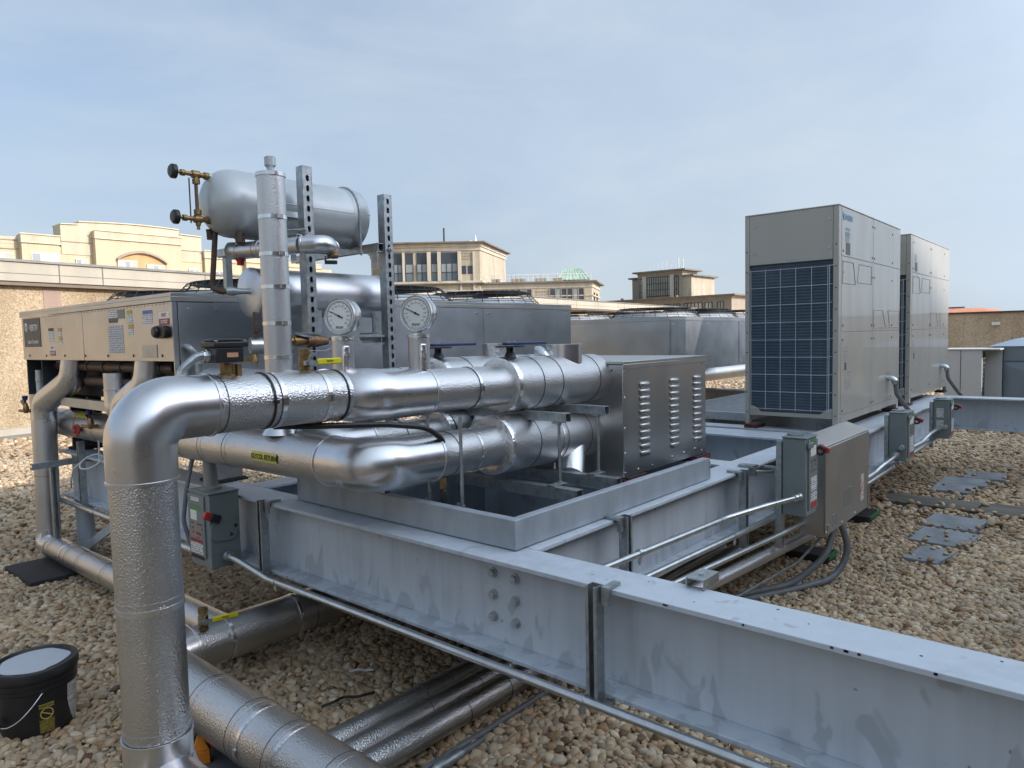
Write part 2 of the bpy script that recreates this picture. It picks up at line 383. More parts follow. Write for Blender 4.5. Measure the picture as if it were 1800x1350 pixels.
bx = MB(); ibeam_x(bx, 1.984, 3.19, 2.94, 3.08, .80, .5); beam('steel_beam', 'grey steel beam inside the curb frame, below the lower pipes', (bx, (2.6, 3, .5)))
gr = thing('steel_grating', 'ribbed grey steel walkway grating beyond the louvred steel box', 'walkway', (7.8, 3, .78))
g = MB()
for k in range(38): g.box(6.35 + k * .07, 6.395 + k * .07, 2.62, 3.49, .822, .85)
g.build('grating_bars', DECK, gr)
g = MB(); g.box(6.3, 6.34, 2.6, 3.495, .78, .853); g.box(6.34, 9.0, 2.6, 2.618, .78, .853); g.build('edge_angle', BEAM, gr)
# posts and brace
po = thing('steel_post', 'round grey steel post under the far left end of the bolted beam', 'post', (1.9, 6.0, 0))
MB().cyl((1.9, 5.98, .02), (1.9, 5.98, .468), .062, n=28).build('post_tube', BEAM, po); MB().box(1.77, 2.03, 5.85, 6.11, .0, .02).build('base_plate', BEAM, po)
for i, (x, y, w) in enumerate(((1.89, -1.6, 'off to the right'), (4.6, 3.58, 'behind the louvred box'), (8.6, 3.58, 'behind the second tall cabinet'), (6.6, 3.58, 'behind the first tall cabinet'))):
    po = thing('steel_post', 'stub of grey steel post under the beam ' + w, 'post', (x, y, 0)); MB().cyl((x, y, .02), (x, y, .468), .06, n=24).build('post_tube', BEAM, po); MB().box(x - .13, x + .13, y - .13, y + .13, 0, .02).build('base_plate', BEAM, po)
a = V((1.9, 6.1, .03)); b_ = V((1.88, 5.1, .468)); d = (b_ - a).normalized(); up = d.cross(V((1, 0, 0))).normalized()
tag(MB().obox((a + b_) / 2, d * ((b_ - a).length / 2), V((.035, 0, 0)), up * .004).obox((a + b_) / 2 + V((-.033, 0, 0)) - up * .03, d * ((b_ - a).length / 2), V((.004, 0, 0)), up * .026).build('angle_brace', BEAM), 'sloping grey steel angle brace between the left post and the beam', 'brace', None)
# curb frame on the beams
cf = thing('curb_frame', 'low rectangular frame of dull grey steel channel sitting on the beams under the pipes', 'frame', (2.7, 2.3, .824))
def chan_y(x, y0, y1, s, z0=.824, z1=.935, lip=.042):
    m = MB(); m.box(x, x + s * .008, y0, y1, z0, z1); m.box(x + s * .008, x + s * lip, y0, y1, z1 - .008, z1); m.box(x + s * .008, x + s * lip, y0, y1, z0, z0 + .008); return m
def chan_x(y, x0, x1, s, z0=.824, z1=.935, lip=.042):
    m = MB(); m.box(x0, x1, y, y + s * .008, z0, z1); m.box(x0 + .0425, x1, y + s * .008, y + s * lip, z1 - .008, z1); m.box(x0 + .0425, x1, y + s * .008, y + s * lip, z0, z0 + .008); return m
chan_y(1.915, 1.665, 3.06, 1).build('curb_channel', BEAMD, cf, bevel=.0025); chan_x(1.657, 1.915, 3.5, 1).build('curb_channel', BEAMD, cf, bevel=.0025)
MB().box(3.502, 3.512, 1.657, 1.71, .824, .92).build('end_plate', BEAMD, cf)
chan_x(3.068, 1.915, 3.15, -1).build('curb_channel', BEAMD, cf)
# pan under the pipes inside the frame
tag(MB().box(1.99, 5.1, 1.80, 3.49, .455, .468).build('drip_pan', BEAMD), 'dark grey steel pan lying inside the frame under the pipes', 'pan')
# struts clamped on the beams
def strut_mesh(m, a, b, wdir, ddir, w=.041, d=.041, t=.0035):
    """C channel from a to b: back plate on +ddir, open toward -ddir"""
    a, b = V(a), V(b); ax = (b - a) / 2; c = (a + b) / 2; wd, dd = V(wdir).normalized(), V(ddir).normalized()
    m.obox(c + dd * (d / 2 - t / 2), ax, wd * w / 2, dd * t / 2)
    for s in (-1, 1):
        m.obox(c + wd * s * (w / 2 - t / 2) - dd * t / 2, ax, wd * t / 2, dd * (d / 2 - t / 2))
        m.obox(c + wd * s * (w / 2 - .0075) - dd * (d / 2 - t / 2), ax, wd * .004, dd * t / 2)
    return m
def bstrut(label, y=None, x=None, z0=.455, z1=.832, fy=1.613):
    if y is not None:
        t = thing('channel_strut', label, 'strut', (1.78, y, z0), 'short upright channels clamped to the beams')
        strut_mesh(MB(), (1.777, y, z0), (1.777, y, z1), (0, 1, 0), (1, 0, 0)).build('channel', GALV, t)
        m = MB(); m.box(1.775, 1.85, y - .05, y - .026, .8225, .832); m.box(1.775, 1.79, y - .05, y - .026, .775, .8225); m.cyl((1.783, y - .038, .745), (1.783, y - .038, .775), .004, n=10)
        m.build('beam_clamp', GALV, t)
        MB().box(1.775, 1.81, y - .05, y - .024, .452, .4685).build('beam_clamp', GALV, t)
    else:
        t = thing('channel_strut', label, 'strut', (x, fy - .02, z0), 'short upright channels clamped to the beams')
        strut_mesh(MB(), (x, fy - .023, z0), (x, fy - .023, z1), (1, 0, 0), (0, 1, 0)).build('channel', GALV, t)
        m = MB(); m.box(x - .06, x - .022, fy - .03, fy + .05, .8225, .833); m.box(x - .05, x - .026, fy - .03, fy - .012, .772, .8225); m.cyl((x - .038, fy - .021, .735), (x - .038, fy - .021, .772), .004, n=10)
        m.build('beam_clamp', GALV, t)
    return t
bstrut('upright galvanised channel clamped to the bolted beam, right of the six bolts', y=1.222)
bstrut('upright galvanised channel clamped to the bolted beam just right of the left switch box', y=3.165)
bstrut('nearer of the two upright channels holding the three conduits', x=2.553, z0=.40)
bstrut('farther of the two upright channels holding the three conduits', x=3.785, z0=.40)
bstrut('upright galvanised channel behind the nearest switch box on the right beam', x=4.02, z0=.36, z1=.83, fy=1.5)
bstrut('upright galvanised channel between the two far switch boxes', x=7.05, z0=.47, fy=1.45)
t = thing('channel_offcut', 'short offcut of channel bolted flat on the beam top beside the conduits', 'bracket', (2.05, .95, .82))
strut_mesh(MB(), (1.955, .975, .838), (2.06, .975, .838), (0, 1, 0), (0, 0, 1), .06, .03).build('channel', GALV, t)
MB().cyl((2.0, .975, .853), (2.0, .975, .858), .008, n=6).build('bolt', BOLT, t)
# small beam clamp with rod near the curb end
t = thing('beam_clamp', 'small beam clamp on the top flange left of the nearest right switch box', 'clamp', (3.95, 1.61, .8))
MB().box(3.92, 3.98, 1.585, 1.68, .8225, .835).box(3.93, 3.97, 1.585, 1.606, .775, .8225).cyl((3.95, 1.6, .80), (4.05, 1.42, .80), .006, n=8).build('clamp_body', GALV, t)
# ------------------------------------------------------------------ conduits
def conduit(label, pts, r, R=.12, straps=(), group='thin galvanised conduits', mat=None, fittings=True, name='conduit', cat='conduit', cp=True):
    t = thing(name, label, cat, pts[0], group)
    P = bend(pts, R, 8)
    MB().tube(P, r, 14).build('conduit_tube', mat or EMT, t)
    if fittings:
        for e, f in ((P[0], P[1]), (P[-1], P[-2])):
            d = (f - e).normalized(); MB().lathe(e, d, [(0, r * 1.55), (.012, r * 1.55), (.013, r * 1.3), (.03, r * 1.3), (.031, r * 1.45), (.04, r * 1.4), (.041, r)], 16).build('connector', EMT, t)
    for p, d in straps:
        m = MB(); m.lathe(V(p) - V(d) * .011, d, [(0, r + .003), (.022, r + .003)], 16); m.obox(V(p) + V((0, 0, -r - .012)), V(d) * .011, V(d).cross(V((0, 0, 1))) * .003, (0, 0, .014)); m.cyl(V(p) + V((0, 0, -r - .035)), V(p) + V((0, 0, -r - .01)), .0035, n=8)
        m.build('conduit_strap', EMT, t)
    return t
conduit('galvanised conduit along the bottom edge of the bolted beam, leaving the left switch box', [(1.69, 3.37, .545), (1.69, 3.30, .545), (1.745, 3.10, .47), (1.745, .0, .47), (1.745, -1.5, .47)], .0155, .15, [((1.745, 1.25, .47), (0, 1, 0)), ((1.745, 3.02, .47), (0, 1, 0))])
conduit('galvanised conduit below the far left stretch of the beam, behind the tallest pipe', [(1.745, 3.62, .50), (1.745, 3.8, .47), (1.745, 6.05, .47)], .02, .1, [((1.745, 5.3, .47), (0, 1, 0))])
conduit('topmost of the three conduits along the right beam, bending up into the nearest switch box', [(2.06, 1.535, .69), (3.35, 1.50, .665), (3.6, 1.38, .70), (3.832, 1.305, .71)], .0145, .15, [((2.553, 1.522, .682), (1, 0, 0)), ((3.3, 1.501, .666), (1, 0, 0))])
conduit('middle of the three conduits along the right beam', [(2.06, 1.50, .595), (4.3, 1.46, .55), (4.9, 1.40, .52)], .0145, .2, [((3.4, 1.475, .569), (1, 0, 0))])
conduit('lowest of the three conduits along the right beam', [(2.06, 1.50, .525), (4.3, 1.42, .455), (4.9, 1.40, .45)], .0145, .2, [((2.72, 1.475, .505), (1, 0, 0))])
conduit('thin conduit bending up into the second switch box on the right beam', [(5.3, 1.36, .55), (5.6, 1.36, .555), (5.75, 1.34, .59), (6.08, 1.33, .615)], .018, .15)
conduit('thin conduit below the second switch box, parallel to the beam', [(5.3, 1.38, .49), (6.15, 1.38, .505)], .018, .1)
conduit('far thin conduit bending up into the third switch box', [(6.3, 1.34, .60), (7.0, 1.33, .60), (7.25, 1.32, .64), (7.62, 1.31, .655)], .018, .15)
conduit('far thin conduit running straight below the third switch box', [(6.3, 1.37, .52), (7.9, 1.36, .54)], .018, .1, fittings=False)
conduit('thin grey conduit on the pebbles right of the three small insulated pipes', [(1.2, 1.89, .036), (3.6, 1.90, .036)], .012, .1, fittings=False, mat=HOSE)
cd = conduit('short conduit with an oval pull box on the pebbles near the three small pipes', [(1.40, 1.855, .036), (1.93, 1.86, .036)], .012, .1, fittings=False, mat=HOSE)
MB().tube([(1.66, 1.857, .04), (1.68, 1.857, .04), (1.80, 1.858, .04), (1.82, 1.858, .04)], [.012, .023, .023, .012], 16).build('pull_box', GALV, cd)
hg = 'grey flexible cables drooping to the pebbles'
conduit('left one of two grey flexible cables below the stainless casing', [(4.55, 1.33, .40), (4.45, 1.35, .22), (4.3, 1.5, .06), (3.9, 1.74, .035), (3.3, 1.95, .035)], .02, .3, fittings=False, group=hg, mat=HOSE, name='flexible_cable', cat='cable')
conduit('right one of two grey flexible cables below the stainless casing', [(4.6, 1.31, .40), (4.65, 1.27, .22), (4.55, 1.33, .06), (4.2, 1.52, .035), (3.5, 1.86, .035)], .02, .3, fittings=False, group=hg, mat=HOSE, name='flexible_cable', cat='cable')
tag(MB().tube(bend([(4.6, 1.40, .33), (4.3, 1.47, .2), (3.6, 1.62, .12), (2.6, 1.8, .1)], .3), .008, 8).build('thin_cable', GALV), 'thin taut cable low beside the flexible cables', 'cable')
conduit('large insulated grey pipe lying low behind the three conduits', [(2.4, 1.60, .36), (4.6, 1.50, .30)], .036, .1, fittings=False, group='thin galvanised conduits', mat=EMB, name='low_pipe', cat='pipe')
conduit('grey flexible cable hanging beside the tallest pipe down to the left switch box', [(1.66, 3.62, 1.02), (1.62, 3.62, .86), (1.60, 3.63, .70), (1.63, 3.61, .55), (1.69, 3.6, .5)], .011, .15, fittings=False, group=None, mat=HOSE, name='flexible_cable', cat='cable')
# ------------------------------------------------------------------ insulated pipes
PG = 'insulated pipes in embossed aluminium'
def pipe(label, base, group=PG): return thing('insulated_pipe', label, 'pipe', base, group)
def jacket(t, a, b, r, seams=(), straps=(), n=40, mat=None, name='jacket'):
    a, b = V(a), V(b); d = (b - a).normalized(); L = (b - a).length
    N = max(2, int(L / .12)); jit = [r * (1 + random.uniform(-.003, .003)) for _ in range(N + 1)]
    m = MB(); m.tube([a + (b - a) * i / N for i in range(N + 1)], jit, n)
    m.mi = 1
    for u in seams: m.lathe(a + d * (u * L), d, [(-.0012, r + .0022), (.0012, r + .0022)], n)
    m.mi = 0
    for u in seams: m.lathe(a + d * (u * L + .0016), d, [(0, r), (.0, r + .0013), (.03, r + .0013), (.03, r)], n, cap=False)
    o = m.build(name, [mat or EMB, SEAM], t)
    for u in straps:
        s = MB(); s.lathe(a + d * (u * L - .008), d, [(0, r * .99), (0, r + .003), (.016, r + .003), (.016, r * .99)], n, cap=False)
        q = d.orthogonal().normalized(); q = V((0, -1, 0)) if abs(d.y) < .5 else V((-1, 0, 0))
        q = (q - d * q.dot(d)).normalized(); s.obox(a + d * (u * L) + q * (r + .005), d * .009, d.cross(q) * .012, q * .003); s.build('strap', STRAP, t)
    return o
def elbow(t, pts, r, R, n=40, mat=None, bulge=.004):
    P = bend(pts, R, 14)
    N = len(P)
    rs = [r + bulge * math.sin(math.pi * i / (N - 1)) for i in range(N)]
    m = MB(); m.tube(P, rs, n); 
    for p, q in ((P[0], P[1]), (P[-1], P[-2])):
        d = (q - p).normalized(); m.lathe(p, d, [(-.002, r * .99), (-.002, r + .0035), (.006, r + .0035), (.008, r * .99)], n, cap=False)
    return m.build('elbow', mat or SMO, t)
# 1 the tall upright pipe nearest the camera
t = pipe('tallest upright insulated pipe in the left foreground, bending over at the top', (.88, 2.25, 0))
XV, YV, RV = .878, 2.25, .0945
jacket(t, (XV, YV, .40), (XV, YV, 1.19), RV, (.0, .51), (.515,))
elbow(t, [(XV, YV, 1.19), (XV, YV, 1.402), (1.09, YV, 1.402)], RV + .005, .19)
jacket(t, (1.09, YV, 1.402), (1.60, YV, 1.395), RV, (.05, .42, .80), (.44, .80))
MB().lathe((1.275, YV, 1.40), (1, 0, 0), [(0, RV), (0, RV + .005), (.006, RV + .005), (.006, RV)], 40, cap=False).box(1.271, 1.285, YV - RV - .014, YV - RV, 1.395, 1.407).build('cable_tie', BLK, t)
MB().lathe((1.575, YV, 1.395), (1, 0, 0), [(0, RV), (0, RV + .004), (.005, RV + .004), (.005, RV)], 40, cap=False).build('cable_tie', BLK, t)
elbow(t, [(XV, YV, .40), (XV, YV, .245), (XV, 2.06, .245)], RV + .005, .14)
jacket(t, (XV, 2.06, .245), (XV, .9, .245), RV, (.2, .6))
# 2 upper pipe into the box
t = pipe('upper insulated pipe with a polished elbow below the right gauge', (2.3, 2.25, 1.2))
jacket(t, (1.70, 3.45, 1.385), (1.70, 2.46, 1.385), .0945, (.3, .6))
elbow(t, [(1.70, 2.50, 1.383), (1.70, 2.245, 1.383), (2.02, 2.245, 1.378)], .1, .15, bulge=.007)
jacket(t, (2.02, 2.245, 1.378), (2.53, 2.245, 1.372), .0935, (.5,), (.52,))
jacket(t, (2.52, 2.253, 1.372), (3.34, 2.295, 1.36), .133, (.22, .42, .86), ())
MB().lathe((2.505, 2.252, 1.372), (1, .05, 0), [(0, .085), (-.004, .118), (.0, .130), (.014, .1345), (.03, .1345)], 40, cap=False).build('end_ring', FOIL, t)
MB().tube([(3.06, 2.275, 1.38), (3.06, 2.275, 1.48), (3.06, 2.275, 1.548)], [.096, .096, .096], 32).lathe((3.06, 2.275, 1.54), (0, 0, 1), [(0, .097), (0, .0995), (.014, .0995), (.014, .02)], 32).build('strainer_leg', SMO, t)
MB().obox((2.95, 2.33, 1.50), (.035, 0, .0), (0, .045, .02), (.0, 0, .035)).build('foil_patch', FOIL, t, bevel=.02)
# label plate strip lying along the top behind the elbow
# 3 lower pipe : glycol return
t = pipe('lower insulated pipe carrying a yellow printed marker, turning towards the louvred box', (2.0, 2.6, 1.0))
jacket(t, (1.68, 4.15, 1.095), (1.68, 2.42, 1.115), .0945, (.18, .295, .43, .57), (.20,))
elbow(t, [(1.68, 2.42, 1.115), (1.68, 2.17, 1.118), (1.98, 2.17, 1.113)], .1, .15, bulge=.007)
jacket(t, (1.98, 2.17, 1.113), (2.42, 2.224, 1.10), .0945, (.2,), (.55,))
jacket(t, (2.41, 2.223, 1.10), (3.34, 2.36, 1.045), .137, (.25, .55, .84), (.5,))
MB().lathe((2.395, 2.221, 1.101), (1, .147, -.06), [(0, .085), (-.004, .12), (0, .134), (.014, .1385), (.03, .1385)], 40, cap=False).build('end_ring', FOIL, t)
MB().tube([(3.14, 2.30, 1.03), (2.98, 2.20, .86)], [.085, .08], 28).build('strainer_leg', SMO, t)
MB().cyl((1.68, 2.795, 1.2), (1.68, 2.795, 1.235), .085, .064, 28).build('tee_collar', SMO, t)
# yellow marker wrapped on the near side
def wrap_label(t, cx, cz, r, y0, y1, a0, a1, mat, name, n=10):
    m = MB()
    for i in range(n):
        aa = [a0 + (a1 - a0) * k / n for k in (i, i + 1)]
        p = [(cx + r * math.cos(q), y, cz + r * math.sin(q)) for q in aa for y in (y0, y1)]
        v = [m.bm.verts.new(q) for q in (p[0], p[1], p[3], p[2])]; m._f(v, True)
    return m.build(name, mat, t)
lab = wrap_label(t, 1.68, 1.109, .0985, 2.885, 2.685, math.radians(168), math.radians(192), YEL2, 'pipe_marker')
o = text('GLYCOL RETURN', .030, (1.68 - .0998, 2.785, 1.1085), (0, -1, 0.006), (0, 0, 1), INK, t, 'marker_text', sx=.86, bold=.0009)
t = pipe('insulated pipe along the left cooler behind the slender drop, with a red hand wheel', (1.86, 5.5, .93))
jacket(t, (1.86, 6.28, 1.025), (1.86, 4.55, 1.035), .102, (.15, .35, .55), (.36,))
wrap_label(t, 1.86, 1.028, .1055, 5.75, 5.52, math.radians(100), math.radians(140), YEL2, 'pipe_marker')
# far pair of pipes into the box
t = pipe('upper insulated pipe behind the first one, with the left blue handle', (2.8, 2.62, 1.2))
jacket(t, (1.95, 2.63, 1.372), (2.46, 2.63, 1.372), .0935, (.5,)); jacket(t, (2.44, 2.63, 1.372), (3.34, 2.70, 1.36), .133, (.2, .5, .86))
MB().lathe((2.43, 2.63, 1.372), (1, .08, 0), [(0, .085), (-.004, .118), (.0, .130), (.014, .1345), (.03, .1345)], 40, cap=False).build('end_ring', FOIL, t)
MB().tube([(2.96, 2.66, 1.38), (2.96, 2.66, 1.565)], .092, 32).build('strainer_leg', FOIL, t)
t = pipe('lower insulated pipe partly hidden behind the yellow marked one', (2.6, 2.62, 1.0))
elbow(t, [(1.75, 3.05, 1.13), (1.75, 2.62, 1.13), (2.0, 2.62, 1.125)], .098, .15)
jacket(t, (2.0, 2.62, 1.125), (2.45, 2.62, 1.11), .0945, (.4,), (.7,)); jacket(t, (2.44, 2.62, 1.11), (3.34, 2.76, 1.05), .137, (.3, .7))
jacket(t, (1.75, 4.5, 1.13), (1.75, 3.05, 1.13), .0945, (.5,))
MB().lathe((2.42, 2.62, 1.11), (1, 0, 0), [(0, .085), (-.004, .12), (0, .134), (.014, .1385), (.03, .1385)], 40, cap=False).build('end_ring', FOIL, t)
# 4 vertical riser with air vent
t = pipe('slim upright insulated pipe in front of the tanks, with a bare capped nipple on top', (1.68, 2.795, 1.2))
jacket(t, (1.68, 2.795, 1.2), (1.68, 2.795, 2.318), .0585, (), (.30, .43, .57, .695, .835), mat=EMBF)
MB().lathe((1.68, 2.795, 2.318), (0, 0, 1), [(-.012, .06), (-.012, .0625), (.004, .0625), (.006, .012)], 32).build('jacket_cap', SMO, t)
MB().lathe((1.68, 2.795, 2.32), (0, 0, 1), [(0, .015), (.025, .015), (.03, .019), (.034, .0235), (.068, .0235), (.072, .019), (.073, .004)], 24).build('vent_nipple', GALV, t)
# 5 pipes on the ground
t = pipe('thick insulated pipe low on the pebbles, running out of the bottom of the picture', (1.24, 2, .14))
jacket(t, (1.238, 3.05, .212), (1.238, .4, .212), .111, (.16, .27, .36, .47, .6), (.38, .30))
elbow(t, [(1.238, 3.05, .212), (1.238, 3.16, .215), (1.40, 3.16, .225)], .112, .1)
t = pipe('insulated pipe passing low under the bolted beam, with a yellow lever valve on it', (1.9, 3.16, .12))
jacket(t, (1.40, 3.16, .225), (4.4, 3.16, .22), .1, (.05, .20, .4), (.052, .17))
t = pipe('slender insulated pipe at far left dropping from the cooler to the pebbles', (1.67, 6, .07))
jacket(t, (1.655, 5.86, .15), (1.655, 3.2, .17), .079, (.03, .16, .24, .4, .6), (.12,))
elbow(t, [(1.66, 6.02, .26), (1.655, 6.02, .15), (1.655, 5.86, .15)], .08, .085)
jacket(t, (1.665, 6.02, .26), (1.675, 5.985, 1.07), .078, (.0, .5), (.62,))
elbow(t, [(1.675, 5.985, 1.07), (1.678, 5.975, 1.20), (1.72, 5.50, 1.37), (1.735, 5.47, 1.535)], .08, [.14, .10])
t = pipe('stubby embossed pipe end hanging under the left corner of the cooler', (1.9, 6.5, .5))
jacket(t, (1.75, 6.31, .55), (1.75, 6.31, 1.43), .075, (.9,))
t = pipe('embossed pipe stub between the two curved drops under the cooler', (1.88, 5.1, .7))
jacket(t, (1.75, 4.79, 1.33), (1.75, 4.79, 1.432), .078, ()); elbow(t, [(1.75, 4.79, 1.33), (1.75, 4.79, 1.22), (1.80, 4.72, 1.10), (1.85, 4.70, 1.06)], .079, [.08, .08])
t = pipe('smooth curved pipe drop just above the tall elbow, under the cooler', (1.75, 4.3, .9))
elbow(t, [(1.735, 4.24, 1.535), (1.72, 4.26, 1.37), (1.69, 4.52, 1.25), (1.68, 4.56, 1.08)], .08, [.1, .1])
# three small pipes side by side
tg = 'three small insulated pipes on the pebbles'
for i, y in enumerate((2.205, 2.098, 1.991)):
    t = thing('small_insulated_pipe', ('farthest', 'middle', 'nearest')[i] + ' of the three small insulated pipes lying side by side under the bolted beam', 'pipe', (2.2, y, .05), tg)
    jacket(t, (1.29, y, .098), (4.6, y, .098), .052, [(.19, .235, .33, .5), (.17, .255, .35, .55), (.2, .275, .36, .5)][i], ([.335], [.35], [.365])[i], 28)
# slim pipe between the tanks, with its lever valve
t = pipe('slim smooth insulated pipe between the two tanks, ending in a rounded elbow', (1.9, 3.1, 2.0))
jacket(t, (1.86, 3.42, 2.065), (1.965, 3.02, 2.065), .042, (.3,), (), 28, SMO); elbow(t, [(1.965, 3.02, 2.065), (2.045, 2.93, 2.065), (2.15, 3.05, 2.065)], .043, .06, 28)
jacket(t, (1.86, 3.42, 2.065), (1.84, 3.47, 2.07), .044, (), (), 28, FOIL, 'end_cap')
MB().obox((1.86, 2.93, 2.115), (.05, -.03, 0.004), (.008, .012, 0), (0, 0, .003)).lathe((1.915, 2.905, 2.10), (0, 0, 1), [(0, .012), (.02, .012), (.022, .006)], 12).build('valve_lever', GALV, t, bevel=.002)
t = pipe('short capped insulated pipe stub hanging behind the slim upright, below the lower tank', (1.8, 3.3, 1.5))
jacket(t, (1.80, 3.25, 1.585), (2.0, 3.2, 1.585), .04, (), (), 24, SMO)
MB().lathe((1.83, 3.24, 1.62), (0, 0, 1), [(0, .012), (.03, .012), (.032, .018), (.05, .018), (.052, .011), (.13, .011)], 16).build('nipple', IRON, t)
MB().lathe((1.82, 3.245, 1.50), (0, 0, 1), [(0, .016), (.02, .018), (.03, .012), (.06, .012)], 14).obox((1.79, 3.25, 1.52), (.03, 0, 0), (0, .01, 0), (0, 0, .01)).build('drain_valve', BRASS, t)
# big insulated pipe seen beyond the box
t = pipe('insulated pipe glimpsed between the louvred box and the tall cabinet', (8, 5, .9))
jacket(t, (5.4, 4.75, .98), (12, 4.75, .98), .11, (.3, .5))
# ------------------------------------------------------------------ tank rack
rk = thing('tank_rack', 'galvanised rack of pierced upright channels carrying the two tanks', 'rack', (2.35, 3.5, .82))
def pierced(x, y, z0, z1, w=.056):
    """upright channel with oval slots through its camera side (-Y) plate; open back"""
    m = MB(); h = w / 2; t = .003; s = .0095; sh = .016; pitch = .0508
    m.box(x - h, x - h + t, y - .001, y + w, z0, z1); m.box(x + h - t, x + h, y - .001, y + w, z0, z1)
    m.box(x - h + t, x - h + .012, y + w - t, y + w, z0, z1); m.box(x + h - .012, x + h - t, y + w - t, y + w, z0, z1)
    z = z0
    n = int((z1 - z0) / pitch)
    yy = y - .0005
    def grid(zc):  # one pitch of front plate with an oval hole
        N = 16; out = []; inn = []
        for k in range(N):
            a = 2 * math.pi * k / N; c, sn = math.cos(a), math.sin(a)
            inn.append((x + s * c, yy, zc + (sh - s) * (1 if sn > 0 else -1) + s * sn))
            q = max(abs(c), abs(sn)); out.append((x + c / q * (h - t), yy, zc + sn / q * pitch / 2))
        a = [m.bm.verts.new(p) for p in out]; b = [m.bm.verts.new(p) for p in inn]; b2 = [m.bm.verts.new((p[0], p[1] + t, p[2])) for p in inn]
        for k in range(N):
            j = (k + 1) % N; m._f([a[k], a[j], b[j], b[k]]); m._f([b[k], b[j], b2[j], b2[k]])
        # fill the four corners between the sampled outline and the pitch rectangle
    top = z0 + n * pitch
    for k in range(n): grid(z0 + (k + .5) * pitch)
    if z1 > top: m.box(x - h + t, x + h - t, yy, yy + t, top, z1)
    # liner set inside: the channel's galvanised inner back
    return m
for (x, z1) in ((2.098, 2.483), (2.612, 2.41)):
    pierced(x, 3.15, .822, z1).build('pierced_upright', GALV, rk)
    MB().box(x - .0245, x + .0245, 3.178, 3.181, .83, z1 - .004).build('channel_web', GALV, rk)
    m = MB(); strut_mesh(m, (x, 4.0, .822), (x, 4.0, 2.15), (1, 0, 0), (0, -1, 0), .038, .038); m.build('rear_upright', GALV, rk)
    zt = 2.14
    m = MB(); strut_mesh(m, (x - .05, 3.16, zt - .022), (x - .05, 4.03, zt - .022), (1, 0, 0), (0, 0, 1), .041, .041); m.build('tank_bearer', GALV, rk)
    m = MB(); m.box(x - .076, x - .071, 3.165, 3.21, zt - .13, zt - .045).box(x - .071, x - .03, 3.165, 3.30, zt - .05, zt - .045); m.build('angle_bracket', GALV, rk)
    m = MB(); m.cyl((x + .003, 3.1495, zt - .035), (x + .003, 3.14, zt - .035), .016, n=6).cyl((x + .003, 3.14, zt - .035), (x + .003, 3.128, zt - .035), .008, n=10); m.build('bolt', BOLT, rk)
m = MB(); strut_mesh(m, (2.13, 3.19, 1.60), (2.58, 3.19, 1.60), (0, 0, 1), (0, 1, 0), .055, .041); m.build('cross_channel', GALV, rk)
m = MB(); strut_mesh(m, (2.07, 4.0, 1.60), (2.07, 3.2, 1.60), (0, 0, 1), (1, 0, 0), .05, .041); m.build('cross_channel', GALV, rk)
m = MB(); strut_mesh(m, (2.07, 4.0, 1.70), (2.60, 4.0, 1.70), (0, 0, 1), (0, 1, 0), .05, .041); m.build('cross_channel', GALV, rk)
# ------------------------------------------------------------------ tanks
t = thing('pressure_tank', 'grey painted tank on top of the rack with a brass gauge glass', 'tank', (2.15, 3.43, 2.13))
TY, TZ, TR = 3.43, 2.298, .168
dome = [(-.135 * math.cos(a), TR * math.sin(a) ** .8) for a in [math.pi / 2 * k / 10 for k in range(11)]]
MB().lathe((1.83, TY, TZ), (1, 0, 0), [(d, r) for d, r in dome] + [(.012, TR), (.3, TR), (.64, TR)], 56, cap=False).build('domed_shell', TANK, t)
MB().lathe((1.83, TY, TZ), (1, 0, 0), [(.64, TR - .001), (.64, TR + .0015), (.72, TR + .0015), (.745, TR - .004), (.75, TR - .02), (.715, TR - .022), (.72, .1), (.70, .002)], 56).build('end_skirt', TANK, t)
# welds, nameplate bracket
m = MB(); m.tube([(1.98, TY - TR * .996 + .002, TZ + .005), (2.46, TY - TR * .996 + .002, TZ + .005)], .0045, 8); m.tube([(2.46, TY - TR + .002, TZ + .008), (2.58, TY - TR + .002, TZ + .008)], .002, 6)
m.obox((2.06, TY - TR * .97 - .003, TZ - .045), (.075, 0, 0), (0, .004, .0155), (0, .003, 0)); m.tube([(1.955, TY - .13, TZ + .11), (1.94, TY - .162, TZ + .04), (1.937, TY - .168, TZ)], .004, 6)
m.build('weld_bracket', TANK, t)
def hexbody(p, ax, r, L): return MB().lathe(p, ax, [(0, r * .8), (.004, r), (L - .004, r), (L, r * .8)], 6)
gg = MB()
for z, kx in ((2.418, 1.735), (2.205, 1.73)):
    # boss out of the dome, brass valve body and black hand wheel, all pointing at -X
    MB().lathe((1.80, TY, z), (-1, 0, 0), [(0, .03), (.03, .027), (.033, .016), (.075, .016)], 20).build('boss', TANK, t)
    v = MB(); x0 = 1.727
    v.lathe((x0, TY, z), (-1, 0, 0), [(0, .013), (.004, .018), (.025, .018), (.03, .012), (.045, .013), (.05, .019), (.085, .019), (.09, .011), (.12, .010), (.121, .015), (.14, .015), (.141, .007), (.17, .007)], 14)
    s = -1 if z > 2.3 else 1
    v.lathe((x0 - .066, TY, z), (0, 0, s), [(.0, .012), (.02, .013), (.022, .018), (.045, .018), (.047, .011)], 6)
    if s > 0: v.lathe((x0 - .066, TY, z), (0, 0, -1), [(.01, .012), (.03, .012), (.034, .008), (.05, .008)], 10)
    gv = v.build('gauge_valve', BRASS, t)
    MB().lathe((x0 - .16, TY, z), (-1, 0, 0), [(0, .02), (.004, .034), (.022, .034), (.03, .026), (.032, .008)], 20).build('hand_wheel', BLK, gv)
MB().cyl((1.661, TY, 2.245), (1.661, TY, 2.375), .007, n=12).build('sight_glass', BRONZE, t)
